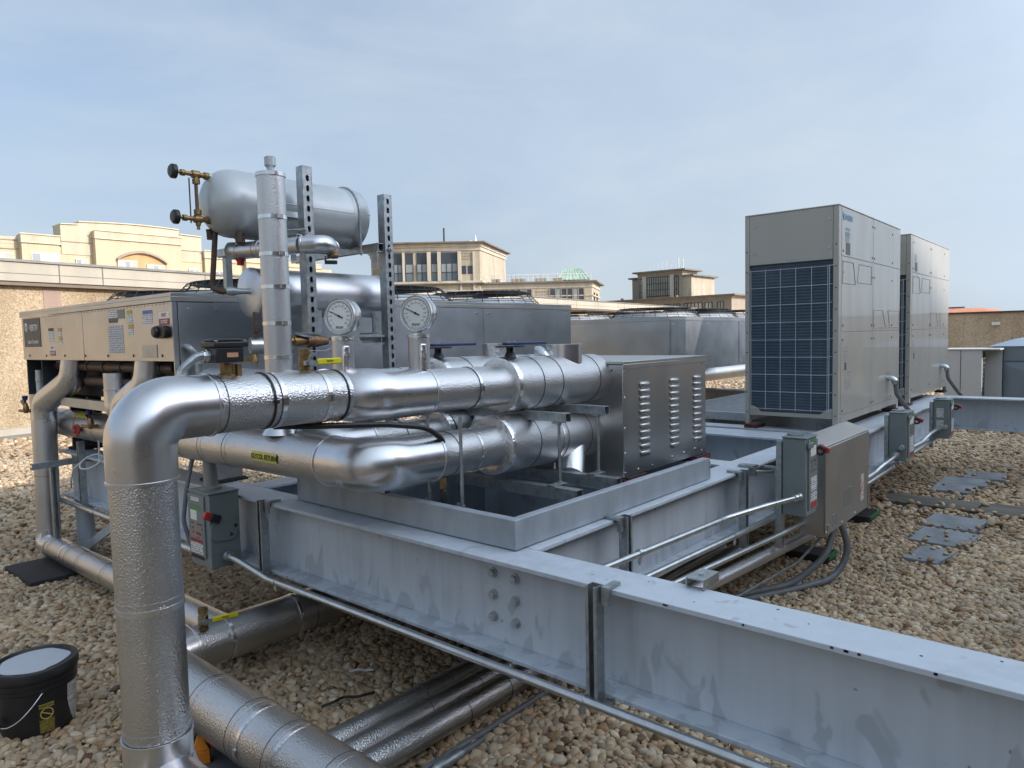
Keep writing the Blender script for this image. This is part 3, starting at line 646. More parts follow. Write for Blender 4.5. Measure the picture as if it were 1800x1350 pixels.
m = MB(); m.cyl((1.632, TY + .012, 2.185), (1.632, TY + .012, 2.40), .0035, n=8); m.cyl((1.645, TY - .016, 2.215), (1.645, TY - .016, 2.40), .0025, n=8); m.build('guard_rod', IRON, t)
# hold-down U-bolts
m = MB(); a0 = math.radians(-8)
for x in (1.99, 2.50):
    arc = [(x, TY - (TR + .006) * math.cos(a), TZ + (TR + .006) * math.sin(a)) for a in [a0 + (math.pi - 2 * a0) * k / 24 for k in range(25)]]
    MB().tube([(x, TY - TR - .004, 2.075)] + arc + [(x, TY + TR + .004, 2.075)], .0065, 10).build('u_bolt', GALV, t)
    MB().cyl((x, TY - TR - .004, 2.085), (x, TY - TR - .004, 2.096), .011, n=6).build('nut', BOLT, t)
# iron drain pipe from the tank down to the lower tank
t = thing('iron_pipe', 'rusty iron pipe dropping from the upper tank to the end of the lower tank', 'pipe', (1.75, 3.45, 1.85))
MB().tube(bend([(1.83, 3.36, 2.135), (1.83, 3.36, 2.16), (1.76, 3.46, 2.16), (1.745, 3.49, 1.875), (1.78, 3.44, 1.86), (1.845, 3.40, 1.858)], .022, 6), .0135, 16).build('pipe_tube', IRON, t)
m = MB(); m.lathe((1.83, 3.36, 2.10), (0, 0, 1), [(0, .018), (.022, .018), (.023, .015), (.05, .018), (.07, .018)], 16); m.lathe((1.747, 3.487, 2.12), (0, 0, 1), [(0, .017), (.03, .018), (.05, .02)], 16); m.lathe((1.762, 3.468, 1.866), (.5, -.35, -.06), [(0, .016), (.03, .019)], 16); m.build('fitting', IRON, t)
m = MB(); m.lathe((1.79, 3.43, 1.8625), (.6, -.4, -.02), [(0, .019), (.02, .022), (.035, .022), (.05, .015), (.10, .0135), (.12, .02), (.135, .021)], 14); m.build('union_nipple', GALV, t)
t = thing('jacketed_tank', 'horizontal tank in smooth aluminium jacket below the painted tank', 'tank', (2.3, 3.4, 1.72))
m = MB(); m.lathe((1.895, 3.40, 1.857), (1, 0, 0), [(0, .124), (.1, .124), (.45, .1242), (.80, .124)], 56, cap=False); m.build('jacket', SMT, t)
MB().lathe((1.895, 3.40, 1.857), (1, 0, 0), [(-.02, .002), (-.016, .05), (-.006, .105), (.0, .124), (.003, .1265), (.02, .1265), (.021, .124)], 56, cap=False).build('end_cap', SMT, t)
MB().lathe((2.695, 3.40, 1.857), (1, 0, 0), [(-.016, .1245), (-.015, .127), (.0, .127), (.01, .11), (.02, .002)], 56, cap=False).build('end_cap', SMO, t)
m = MB()
for x in (2.13, 2.57): m.box(x, x + .1, 3.268, 3.274, 1.635, 1.765).box(x, x + .1, 3.274, 3.53, 1.635, 1.641)
m.build('saddle', GALV, t)
m = MB(); m.lathe((2.0, 3.40, 1.74), (0, 0, -1), [(0, .02), (.02, .02), (.021, .013), (.07, .013)], 14); m.build('drain_nipple', IRON, t)
# flat upright plate beside gauge
t = thing('support_plate', 'upright galvanised flat bracket with two holes behind the left gauge', 'bracket', (2.2, 2.95, 1.6))
m = MB(); m.box(2.145, 2.235, 2.95, 2.956, 1.60, 1.775); m.box(2.145, 2.235, 2.957, 3.0, 1.768, 1.774); m.build('plate', GALV, t)
m = MB()
for z in (1.675, 1.615): m.cyl((2.193, 2.9505, z), (2.193, 2.9485, z), .006, n=14)
m.build('bolt_hole', DARKM, t); m = MB(); m.box(2.07, 2.25, 2.952, 2.99, 1.583, 1.6).box(2.0, 2.09, 2.958, 3.155, 1.583, 1.598); m.build('foot', GALV, t)
# red check valve under the tank
t = thing('check_valve', 'red enamelled valve between the painted tank and the slim pipe', 'valve', (1.86, 3.43, 2.0))
MB().lathe((1.865, 3.42, 2.135), (0, 0, -1), [(0, .02), (.012, .02), (.013, .014), (.03, .014), (.032, .022), (.05, .026), (.075, .022), (.09, .027), (.11, .026), (.125, .018), (.14, .018)], 18).build('valve_body', REDP, t)
MB().lathe((1.865, 3.42, 2.14), (0, 0, -1), [(0, .025), (.016, .025), (.018, .02), (.03, .02)], 6).build('union', BRONZE, t)
t = thing('purge_valve', 'little brass valve with a black lever below the rounded end of the slim pipe', 'valve', (2.1, 2.98, 2.0))
MB().lathe((2.08, 2.98, 2.015), (.75, -.5, .1), [(0, .010), (.02, .010), (.021, .016), (.05, .016), (.052, .012)], 12).build('valve_body', BRASS, t); MB().obox((2.09, 2.965, 1.985), (.026, -.015, 0), (.006, .01, 0), (0, 0, .009)).build('lever', BLK, t, bevel=.003)
# ------------------------------------------------------------------ dial gauges
def gauge(label, px, py, zs, zg, hw, sc_=1.0):
    t = thing('dial_gauge', label, 'gauge', (px, py, zs), 'round dial gauges on the upper pipes')
    R = .068 * sc_
    N = V((-.94, -.34, 0)).normalized(); rt = V((-N.y, N.x, 0)); rt = V((0, 0, 1)).cross(N); c = V((px - .005, py + .005, zg))
    st = MB(); st.tube([(px, py, zs - .03), (px, py, zs + hw)], .043 * sc_, 32); st.build('stem_jacket', EMBF, t)
    MB().lathe((px, py, zs + hw), (0, 0, 1), [(-.014, .0435 * sc_), (-.014, .0455 * sc_), (.003, .0455 * sc_), (.004, .01)], 32).build('jacket_cap', FOIL, t)
    MB().obox((px - .02, py - .046, zs + hw * .40), (.014, -.002, 0), (0, 0, hw * .36), (0.001, .008, 0)).build('foil_flap', FOIL, t, bevel=.005)
    MB().lathe(c, -N, [(0, R * .97), (-.004, R * .99), (-.005, R * 1.03), (.004, R * 1.04), (.008, R), (.05, R), (.055, R * .94), (.056, .02)], 48).build('case', STRAP, t)
    MB().cyl((px + .02, py + .012, zs + hw - .02), (px + .02, py + .012, zg - R * .8), .014, n=16).build('stem', GALV, t)
    f = c + N * .0052
    MB().lathe(f - N * .004, N, [(0, R * .95), (.004, R * .95)], 48).build('dial', WHITE, t)
    tk = MB(); u = V((0, 0, 1)); f2 = f + N * .0006
    for k in range(61):
        a = math.radians(225 - 270 * k / 60); d = rt * math.cos(a) + u * math.sin(a); L = R * (.13 if k % 5 == 0 else .07)
        tk.obox(f2 + d * (R * .86 - L / 2), d * L / 2, N.cross(d) * R * .009, N * .0004)
    tk.torus(f2, N, R * .87, .0005, 48, 4)
    tk.build('dial_scale', INK, t)
    for k in range(0, 13):
        a = math.radians(225 - 270 * k / 12); d = rt * math.cos(a) + u * math.sin(a)
        text(str(k * 20), R * .13, f2 + d * R * .60, rt, u, INK, t, 'dial_number')
    text('FNW', R * .23, f2 - u * R * .68, rt, u, INK, t, 'dial_text', bold=.0004)
    a = math.radians(154); d = rt * math.cos(a) + u * math.sin(a); n2 = N.cross(d)
    nd = MB(); g0 = f + N * .002; nd.prism([g0 - d * R * .28 - n2 * R * .045, g0 - d * R * .28 + n2 * R * .045, g0 + d * R * .8 + n2 * R * .008, g0 + d * R * .8 - n2 * R * .008], N * .0006); nd.cyl(g0, g0 + N * .001, R * .07, n=16); nd.build('needle', INK, t)
    return t
gauge('white dial gauge beside the flat bracket, left of the right pierced upright', 1.715, 2.375, 1.47, 1.698, .145)
gauge('white dial gauge right of the pierced uprights, above the polished elbow', 2.008, 2.25, 1.455, 1.708, .165, 1.05)
# ------------------------------------------------------------------ valves on the header
def yvalve(label, x, y, z, L, hd, h=.075):
    t = thing('ball_valve', label, 'valve', (x, y, z), 'brass valves with yellow lever handles')
    MB().lathe((x, y, z), (0, 0, 1), [(0, .022), (.012, .022), (.014, .017), (.022, .017), (.023, .023), (h * .62, .024), (h * .66, .018), (h * .74, .018), (h * .75, .022), (h * .98, .022), (h, .012)], 8).build('valve_body', BRASS, t)
    d = V(hd).normalized(); n = V((0, 0, 1)).cross(d)
    MB().obox(V((x, y, z + h * .42)) - n * .028 + d * .01, d * .03, n * .006, (0, 0, .008)).cyl(V((x, y, z + h * .42)) - n * .02, V((x, y, z + h * .42)) - n * .038, .012, n=10).build('lever_stem', GALV, t)
    hn = MB().obox(V((x, y, z + h * .45)) - n * .034 + d * (.03 + L / 2), d * L / 2, n * .004, (0, 0, .0115)).build('lever_handle', YEL, t, bevel=.004)
    text('FNW', .013, V((x, y, z + h * .45)) - n * .0385 + d * (.03 + L * .5), d, (0, 0, 1), INK, hn, 'handle_text', bold=.0004)
    cp = MB(); pts = [V((x, y, z + h * .9)) - n * .022 + d * .008 + V((0, 0, -k * .006)) + d * (.006 * math.sin(k * .9)) for k in range(10)]; cp.tube(pts, .0015, 5); cp.build('chain', BOLT, t)
    return t
yvalve('brass drain valve with yellow lever on top of the upper pipe, beside the slim upright', 1.47, 2.27, 1.485, .105, (1, 0, 0.0), .09)
yvalve('brass valve with yellow lever on the pipe low behind the tallest upright', 1.44, 3.12, .315, .115, (.97, -.22, 0), .10)
t = thing('relief_valve', 'brown bronze relief valve lying level to the right of the slim upright', 'valve', (1.85, 2.78, 1.58))
MB().lathe((1.735, 2.80, 1.605), (1, -.08, -.02), [(0, .014), (.02, .016), (.022, .024), (.05, .026), (.07, .02), (.072, .016)], 12).build('valve_body', BRASS, t)
MB().lathe((1.806, 2.794, 1.603), (1, -.08, -.02), [(0, .017), (.012, .017), (.014, .026), (.03, .03), (.045, .027), (.05, .03), (.066, .028), (.12, .017), (.125, .008)], 12).build('bonnet', BRONZE, t)
MB().obox((1.82, 2.79, 1.64), (.085, -.006, 0), (0, .012, 0), (0, 0, .0015)).obox((1.80, 2.775, 1.628), (.035, 0, -.006), (0, .012, .004), (0, 0, .003)).build('test_lever', GALV, t)
MB().tube(bend([(1.93, 2.775, 1.60), (1.95, 2.75, 1.58), (1.88, 2.74, 1.555), (1.80, 2.76, 1.56)], .02), .0018, 6).build('chain', BOLT, t)
MB().tube(bend([(1.72, 2.80, 1.60), (1.68, 2.80, 1.60)], .01), .013, 12).build('nipple', IRON, t)
# butterfly-valve levers
for lab, (x, y) in (('blue lever handle of the nearer valve on the upper pipe', (2.585, 2.245)), ('blue lever handle of the farther valve, behind the right gauge stem', (2.475, 2.63))):
    t = thing('valve_lever', lab, 'valve handle', (x, y, 1.49), 'blue valve lever handles')
    MB().lathe((x, y, 1.50), (0, 0, 1), [(0, .03), (.012, .026), (.03, .018), (.052, .018)], 16).build('stem', BLK, t)
    MB().lathe((x, y, 1.55), (0, 0, 1), [(0, .055), (0, .074), (.007, .074), (.007, .012)], 10).build('notch_plate', DARKM, t)
    m = MB(); m.prism([(x - .04, y - .016, 1.560), (x + .09, y - .018, 1.560), (x + .27, y - .011, 1.560), (x + .27, y + .011, 1.560), (x + .09, y + .018, 1.560), (x - .04, y + .016, 1.560)], (0, 0, .013)); m.build('handle', BLUE, t, bevel=.003)
    m = MB()
    for dx in (-.02, .02): m.cyl((x + dx, y - .010, 1.5735), (x + dx, y - .010, 1.582), .008, n=6)
    m.build('bolt', BOLT, t)
# flow switch box on header
t = thing('flow_switch', 'black sensor box on a brass stem on top of the header pipe', 'sensor', (1.16, 2.25, 1.48))
MB().lathe((1.16, 2.25, 1.485), (0, 0, 1), [(0, .028), (.014, .028), (.016, .022), (.05, .022)], 8).box(1.185, 1.20, 2.225, 2.26, 1.49, 1.53).build('stem', BRASS, t)
m = MB(); m.box(1.110, 1.205, 2.215, 2.305, 1.537, 1.587); b0 = m.build('housing', BLK, t, bevel=.004)
m = MB(); m.box(1.104, 1.222, 2.21, 2.312, 1.587, 1.606); m.box(1.112, 1.203, 2.216, 2.304, 1.606, 1.616); m.build('lid', BLK, t, bevel=.006)
plate((1.165, 2.215, 1.562), (1, 0, 0), (0, 0, 1), .038, .015, M('copper coloured plate', (.55, .28, .16), .5), t, 'nameplate', .001)
m = MB()
for x in (1.112, 1.21): m.cyl((x, 2.218, 1.6065), (x, 2.218, 1.611), .006, n=8)
m.build('screw', BOLT, t)
t = thing('flexible_conduit', 'ribbed galvanised elbow fitting on the left end of the black sensor box', 'conduit', (1.05, 2.28, 1.45))
P = bend([(1.112, 2.27, 1.562), (1.075, 2.275, 1.560), (1.03, 2.285, 1.52), (1.022, 2.29, 1.44)], .03, 6)
MB().tube(P, .0135, 14).build('conduit_tube', GALV, t)
m = MB(); m.lathe(P[0], V(P[1]) - V(P[0]), [(0, .021), (.008, .021), (.009, .017), (.02, .017)], 8); m.lathe((1.03, 2.285, 1.515), (-.1, .05, -1), [(0, .0165), (.012, .0165), (.013, .019), (.02, .019)], 14); m.build('fitting', EMT, t)
t = thing('flexible_conduit', 'galvanised elbow fitting on the end panel of the left cooler', 'conduit', (1.7, 3.68, 1.4))
P = bend([(1.70, 3.715, 1.585), (1.70, 3.665, 1.585), (1.735, 3.66, 1.53), (1.735, 3.66, 1.30)], .03, 6); MB().tube(P, .018, 14).build('conduit_tube', GALV, t)
MB().lathe((1.735, 3.66, 1.525), (0, 0, -1), [(0, .022), (.02, .022), (.021, .025), (.03, .025)], 14).build('fitting', EMT, t)
# black hose under the header
tag(MB().tube(bend([(1.35, 2.30, 1.30), (1.5, 2.25, 1.288), (1.72, 2.13, 1.278), (1.88, 2.08, 1.252), (1.985, 2.10, 1.19), (2.02, 2.13, 1.15)], .15), .0115, 12).build('black_hose', M('black hose', (.014, .014, .015), .35)), 'black rubber hose sagging under the upper pipe towards the lower elbow', 'hose')
# threaded rods and trapeze channels
TZ0 = 1.225
tz = 'galvanised trapeze supports under the pipes'
for lab, x, dz in (('trapeze support nearer the louvred box, under the big upper pipe', 2.965, .0), ('trapeze support at mid run, under the big upper pipe', 2.64, -.004)):
    t = thing('pipe_support', lab, 'pipe support', (x, 2.35, .78), tz)
    strut_mesh(MB(), (x, 1.945, TZ0 + dz), (x, 2.85, TZ0 + dz), (1, 0, 0), (0, 0, 1)).build('trapeze_channel', GALV, t)
    strut_mesh(MB(), (x - .05, 1.85, .875), (x - .05, 3.06, .875), (1, 0, 0), (0, 0, 1), .05, .055).build('base_channel', GALV, t)
    for y in (2.0, 2.81):
        MB().cyl((x, y, .89), (x, y, TZ0 - .015 + dz), .0075, n=12).build('threaded_rod', GALV, t)
        m = MB(); m.box(x - .03, x + .03, y - .02, y + .02, TZ0 - .028 + dz, TZ0 - .0215 + dz).cyl((x, y, .905), (x, y, .917), .013, n=6).cyl((x, y, TZ0 - .037 + dz), (x, y, TZ0 - .028 + dz), .013, n=6).box(x - .07, x + .03, y - .022, y + .022, .904, .909); m.build('nut', GALV, t)
for lab, x, y in (('single threaded rod standing on the curb just right of the lower elbow', 2.045, 2.055), ('single threaded rod behind the lower elbow', 2.03, 2.235)):
    t = thing('pipe_support', lab, 'pipe support', (x, y, .9), 'threaded rods beside the curb')
    MB().cyl((x, y, .85), (x, y, 1.28), .0075, n=12).build('threaded_rod', GALV, t); MB().box(x - .03, x + .03, y - .02, y + .02, .86, .895).cyl((x + .0, y, .896), (x, y, .912), .013, n=6).cyl((x - .022, y, .896), (x - .022, y, .925), .009, n=6).build('clamp', GALV, t)
t = thing('drain_valve', 'small brass drain valve with a black handle below the lower elbow', 'valve', (2.02, 2.16, .9)); MB().lathe((2.03, 2.15, 1.02), (0, 0, -1), [(0, .012), (.03, .016), (.045, .016), (.05, .011)], 10).build('valve_body', BRASS, t); MB().lathe((2.03, 2.15, .97), (0, 0, -1), [(0, .011), (.008, .015), (.08, .013), (.085, .006)], 10).build('hose_end', BLK, t)
t = thing('beam_clamp', 'pair of little beam clamps on the curb lip, left of the lower elbow', 'clamp', (1.95, 2.45, .93))
for y in (2.42, 2.55): MB().box(1.925, 1.955, y - .014, y + .014, .9365, .962).cyl((1.94, y, .962), (1.94, y, .985), .005, n=8).cyl((1.94, y, .966), (1.94, y, .974), .01, n=6).build('clamp_body', GALV, t)
# ------------------------------------------------------------------ louvred box
t = thing('louvred_cabinet', 'stainless steel box with three columns of louvres at the end of the large pipes', 'cabinet', (3.85, 2.55, .80))
BX0, BX1, BY0, BY1, BZ0, BZ1 = 3.345, 4.36, 2.088, 3.10, .805, 1.438
MB().box(BX0, BX1, BY0, BY1, BZ0, BZ1 - .004).build('casing', STEEL, t, bevel=.004)
MB().box(BX0 - .006, BX1 + .006, BY0 - .006, BY1 + .006, BZ1 - .003, BZ1 + .012).box(BX0 - .006, BX1 + .006, BY0 - .008, BY0 - .003, BZ1 - .03, BZ1 - .003).build('lid', STEEL, t, bevel=.002)
for cx in (3.575, 3.93, 4.24):
    lv = MB()
    for k in range(11):
        z = 1.31 - k * .0395; n = 8; rows = []
        for i in range(n + 1):
            a = math.pi * i / n; rr = .0182
            rows.append((z + rr * math.cos(a), .015 * math.sin(a) ** .8 if i < n else .002))
        # hooded louvre: rounded ends, open underneath
        prof = []
        for u, k2 in ((-.052, .15), (-.046, .72), (-.036, 1), (.036, 1), (.046, .72), (.052, .15)):
            prof.append([lv.bm.verts.new((cx + u, BY0 - .0006 - o * k2, z + (zz - z) * (.5 + .5 * k2))) for zz, o in rows])
        for a_, b_2 in zip(prof, prof[1:]):
            for i in range(n): lv._f([a_[i], a_[i + 1], b_2[i + 1], b_2[i]], True)
    lv.build('louvre_column', STEEL, t)
m = MB()
for x in (3.36, 3.66, 4.30):
    for z in (1.40, .83): m.lathe((x, BY0, z), (0, -1, 0), [(0, .006), (.003, .005), (.004, .001)], 10)
for x, z in ((3.36, 1.25), (3.36, 1.08), (3.36, .94), (3.5, .83), (3.9, .845), (4.05, .85), (4.2, .855)): m.lathe((x, BY0, z), (0, -1, 0), [(0, .008), (.004, .006), (.005, .001)], 10)
m.build('screw', STRAP, t)
m = MB(); m.obox((BX0 - .001, 2.16, 1.40), (.001, 0, 0), (0, .004, 0), (0, 0, .006)); m.build('slot', DARKM, t)
pd = 'red and black rubber pads'
for x, y, w in ((3.45, 2.14, 'near left corner of the louvred box'), (4.27, 2.14, 'near right corner of the louvred box')):
    q = thing('vibration_pad', 'red edged black rubber pad under the ' + w, 'pad', (x, y, .776), pd); MB().box(x - .10, x + .10, y - .08, y + .08, .777, .787).build('rubber_layer', RUB, q); MB().box(x - .101, x + .101, y - .081, y + .081, .7875, .7955).build('red_layer', REDP, q); MB().box(x - .10, x + .10, y - .08, y + .08, .796, .8045).build('rubber_layer', RUB, q)
# ------------------------------------------------------------------ dry coolers
BRIGHT = M('bright galvanised shroud', (.62, .63, .64), .42, .8, .08, 9)
def cooler(label, X0, X1, Y0, Y1, zb, zp, zt, front=True):
    t = thing('dry_cooler', label, 'cooler', ((X0 + X1) / 2, (Y0 + Y1) / 2, .82), 'dry coolers with caged roof fans')
    xs = X0 + (.22 if front else 0)
    MB().box(xs, X1, Y0, Y1, zb, zt - .022).build('cabinet', SHEETG, t, bevel=.003)
    MB().box(X0 - .006, X1 + .006, Y0 - .006, Y1 + .006, zt - .02, zt).box(X0 - .006, X0 - .002, Y0 - .006, Y1 + .006, zt - .045, zt - .02).box(X0 - .006, X1 + .006, Y0 - .006, Y0 - .002, zt - .045, zt - .02).build('fan_deck', SHEET, t, bevel=.002)
    mid = (Y0 + Y1) / 2 + .02
    fps = []
    for a, b in ((Y0 + .012, mid - .004), (mid + .004, Y1 - .004)) if front else ((Y0 + .003, Y1 - .004),):
        fps.append(MB().box(X0 + (.004 if front else -.0045), X0 + (.012 if front else -.0005), a, b, zp if front else zb, zt - .046).build('front_panel', SHEET, t, bevel=.0015))
    if front: MB().box(X0 + .0, X0 + .025, Y0 - .001, Y0 + .010, zb, zt - .046).build('corner_post', SHEETG, t)
    # perforated fixing strip along the top
    m = MB(); n = 52
    for k in range(n):
        y = Y0 + .05 + (Y1 - Y0 - .1) * k / (n - 1); m.box(X0 + .0028, X0 + .0038, y - .004, y + .004, zt - .058, zt - .052 - random.choice((0, .002)))
    m.build('slot_row', DARKM, t)
    # underside: dark side cheek and copper headers in the open bay
    if front:
        MB().box(X0 + .02, xs, Y1 - .012, Y1, zb, zp).build('bay_cheek', DARKM, t); MB().box(X0 + .02, xs, Y1 - .35, Y1 - .34, zb + .04, zp).build('bay_cheek', DARKM, t)
    if front:
        m = MB(); m.cyl((X0 + .12, Y0 + .25, zp - .045), (X0 + .12, Y1 - .3, zp - .045), .032).cyl((X0 + .14, Y0 + .6, zp - .145), (X0 + .14, Y1 - .9, zp - .145), .034); m.build('header', COPPER, t)
        m = MB()
        for k in range(7): y = Y0 + .4 + k * .28; m.cyl((X0 + .13, y, zp - .045), (X0 + .13, y, zp - .005), .012, n=10); m.lathe((X0 + .12, y, zp - .045), (0, 1, 0), [(0, .036), (.05, .036)], 20)
        m.build('header_fitting', DARKM, t)
        MB().box(X0 + .05, X0 + .09, Y0 + .9, Y1 - .6, zb - .06, zb + .0).build('lower_rail', SHEETG, t)
        MB().box(xs - .003, xs - .001, Y0 + .05, Y1 - .02, zb, zp).build('coil_face', DARKM, t)
    # end panels on the -Y side
    n = 2 if not front else 3
    L = (X1 - X0) / n
    m = MB()
    ep = MB()
    for k in range(n):
        a, b = X0 + k * L + .03, X0 + (k + 1) * L - .004
        if front and k == 0: b = X0 + .44
        if front and k == 1: a = X0 + .46
        ep.box(a, b, Y0 - .004, Y0 - .0005, zb + .02, zt - .05)
        for x in (a + .05, (a + b) / 2, b - .05):
            for z in (zb + .06, zt - .085): m.lathe((x, Y0 - .004, z), (0, -1, 0), [(0, .009), (.004, .0075), (.005, .001)], 10)
    ep.build('end_panel', SHEETG, t, bevel=.001)
    m.build('screw', STRAP, t)
    m = MB()
    for k in range(7):
        y = Y0 + .15 + (Y1 - Y0 - .3) * k / 6; m.lathe((X0 + .004, y, zp + .03), (-1, 0, 0), [(0, .009), (.004, .007), (.005, .001)], 8)
    m.build('screw', DARKM, t)
    # fans: shroud ring + wire cage + blades
    nx = 3
    for j in (0, 1):
        for k in range(nx):
            c = V((X0 + .86 + 1.075 * k, Y0 + .65 + j * 1.2, zt))
            fan = MB().lathe(c, (0, 0, 1), [(.0, .50), (.02, .485), (.05, .46), (.058, .45), (.05, .44), (.0, .435)], 40, cap=False).build('fan_shroud', BRIGHT, t)
            g = MB()
            for i in range(6):
                f = i / 5; g.torus(c + V((0, 0, .012 + .10 * f)), (0, 0, 1), .525 - .09 * f - (.0 if i < 5 else .02), .0028, 36, 5)
            for i in range(17): g.torus(c + V((0, 0, .118 + .008 * (i / 17))), (0, 0, 1), .415 - i * .0225, .0052, 32, 4)
            for i in range(24):
                a = 2 * math.pi * i / 24; d = V((math.cos(a), math.sin(a), 0))
                g.tube([c + d * .525 + V((0, 0, .012)), c + d * .435 + V((0, 0, .112)), c + d * .41 + V((0, 0, .121)), c + d * .06 + V((0, 0, .128))], .003, 4)
            g.build('wire_guard', BWIRE, fan)
            bl = MB(); bl.cyl(c + V((0, 0, -.02)), c + V((0, 0, .09)), .07, n=20)
            for i in range(4):
                a = 2 * math.pi * i / 4 + .4; d = V((math.cos(a), math.sin(a), 0)); n_ = V((-d.y, d.x, 0)); bl.obox(c + d * .24 + V((0, 0, .03)), d * .17, n_ * .1 + V((0, 0, .035)), V((0, 0, .002)))
            bl.build('fan_blade', BLK, fan)
    # legs
    for x in (X0 + .24, X1 - .4):
        for y in (Y0 + .09, Y1 - .3):
            m = MB(); m.box(x, x + .15, y, y + .15, .838, zb); m.build('leg', SHEET, t, bevel=.003); MB().box(x - .02, x + .17, y - .02, y + .17, .822, .837).build('foot_pad', RUB, t)
    gp = MB(); gp.box(X0 + .20, X0 + .41, Y1 - .312, Y1 - .302, .842, zb - .005); gp.build('gusset_plate', DARKM, t)
    hl = MB()
    for z in (zb - .04, zb - .14): hl.cyl((X0 + .31, Y1 - .3125, z), (X0 + .31, Y1 - .3135, z), .011, n=12)
    hl.build('plate_hole', WHITE, t)
    return t, fps
DX, DY0, DY1, DZP, DZT = 1.64, 3.72, 6.26, 1.512, 1.868
dc, dpan = cooler('long metal dry cooler at left bearing labels and a dark name sign', DX, 5.11, DY0, DY1, 1.25, DZP, DZT)
dc2, _ = cooler('second dry cooler farther right, partly behind the tall cabinets', 6.69, 10.16, 3.61, 6.15, 1.19, 1.45, 1.775, False)
FX = DX + .004
# labels (the front faces -X)
s = plate((FX, 6.02, 1.708), **NX, w=.37, h=.205, mat=PAPERD, parent=dc, name='name_sign', t=.003)
text('VERTIV', .062, (FX - .0042, 5.975, 1.742), (0, -1, 0), (0, 0, 1), WHI, s, 'sign_text', sx=.95, bold=.0012)
text('Liebert Drycooler', .040, (FX - .0042, 6.005, 1.643), (0, -1, 0), (0, 0, 1), WHI, s, 'sign_text', sx=.82, bold=.0006)
lg = MB()
lg.prism([(FX - .0038, 6.145 + .033 * math.cos(a) * (1 if math.sin(a) > 0 else .85), 1.748 + .034 * math.sin(a)) for a in [math.pi * 2 * k / 20 for k in range(20)]], (-.0006, 0, 0))
lg.build('sign_emblem', WHI, s); MB().prism([(FX - .0048, 6.166, 1.762), (FX - .0048, 6.158, 1.768), (FX - .0048, 6.145, 1.745), (FX - .0048, 6.132, 1.768), (FX - .0048, 6.124, 1.762), (FX - .0048, 6.140, 1.735), (FX - .0048, 6.140, 1.715), (FX - .0048, 6.150, 1.715), (FX - .0048, 6.150, 1.735)], (-.0005, 0, 0)).build('sign_emblem', PAPERD, s)
def sticker(y0, y1, z0, z1, mat, head=None, name='sticker'):
    q = plate((FX, (y0 + y1) / 2, (z0 + z1) / 2), **NX, w=abs(y0 - y1), h=z1 - z0, mat=mat, parent=dc, name=name)
    if head: plate((FX - .0013, (y0 + y1) / 2, z1 - .011), **NX, w=abs(y0 - y1) * .96, h=.02, mat=head, parent=q, name='sticker_heading')
    return q
AMB = M('amber heading', (.55, .36, .04), .5); BLH = M('blue heading', (.12, .16, .42), .5)
sticker(5.66, 5.56, 1.64, 1.733, PAPER, INK); sticker(5.47, 5.40, 1.67, 1.73, PAPER, AMB); sticker(5.455, 5.395, 1.62, 1.668, PAPER, AMB)
def inout(y, z, w, h):
    a = plate((FX, y, z + h * .25), **NX, w=w, h=h * .46, mat=WHITE, parent=dc, name='sticker'); b = plate((FX, y, z - h * .25), **NX, w=w, h=h * .46, mat=REDI, parent=dc, name='sticker')
    text('INLET', h * .34, (FX - .0018, y, z + h * .25), (0, -1, 0), (0, 0, 1), REDI, a, 'sticker_text', bold=.0008, sx=.9); text('OUTLET', h * .34, (FX - .0018, y, z - h * .25), (0, -1, 0), (0, 0, 1), WHI, b, 'sticker_text', bold=.0008, sx=.9)
inout(5.60, 1.578, .105, .075); inout(3.825, 1.738, .125, .072)
sticker(4.575, 4.44, 1.765, 1.808, PAPER); sticker(4.435, 4.335, 1.755, 1.808, M('grey sticker', (.22, .22, .2), .5)); sticker(4.575, 4.44, 1.735, 1.763, PAPERD)
sticker(4.59, 4.37, 1.556, 1.72, PAPERB); sticker(4.30, 4.235, 1.722, 1.80, PAPER, AMB); sticker(4.29, 4.225, 1.655, 1.718, PAPER, AMB); sticker(4.09, 3.965, 1.715, 1.79, PAPER, BLH)
m = MB(); m.prism([(FX, 3.835 + .075 * (abs(math.cos(a)) ** .55) * math.copysign(1, math.cos(a)), 1.667 + .034 * (abs(math.sin(a)) ** .55) * math.copysign(1, math.sin(a))) for a in [2 * math.pi * k / 28 for k in range(28)]], (-.03, 0, 0)); m.lathe((FX - .03, 3.855, 1.667), (-1, 0, 0), [(0, .03), (.02, .026), (.022, .01)], 20); m.build('rotary_switch', BLK, dc, bevel=.004)
m = MB(); m.box(FX - .003, FX - .0005, 3.93, 4.12, 1.53, 1.60); m.build('data_plate', SHEETG, dc)
# valves and hanging bits on the far return pipe
for lab, x, y, z, dx in (('little brass drain cock with blue tee handle at the far left', 1.64, 6.20, 1.13, 0), ('little brass drain cock with blue tee handle beside the red hand wheel', 1.745, 5.22, 1.065, 0)):
    t = thing('drain_cock', lab, 'valve', (x, y, z), 'little brass drain cocks with blue tee handles')
    MB().cyl((x + .05, y, z), (x - .02, y, z), .013, n=12).lathe((x - .02, y, z), (0, 0, 1), [(-.015, .014), (0, .02), (.03, .02), (.045, .014), (.06, .014)], 10).cyl((x - .02, y - .0, z), (x - .02, y + .16, z - .005), .011, n=10).obox((x - .02, y + .05, z + .06), (0, .03, .01), (.012, 0, 0), (0, 0, .01)).build('valve_body', BRASS, t)
    MB().lathe((x - .02, y + .01, z + .06), (0, 0, 1), [(0, .008), (.02, .008), (.021, .016), (.05, .022), (.055, .012)], 8).build('tee_handle', BLUE, t, bevel=.002)
t = thing('hand_wheel', 'red hand wheel lying on the far insulated pipe at left', 'valve handle', (1.6, 5.0, 1.05))
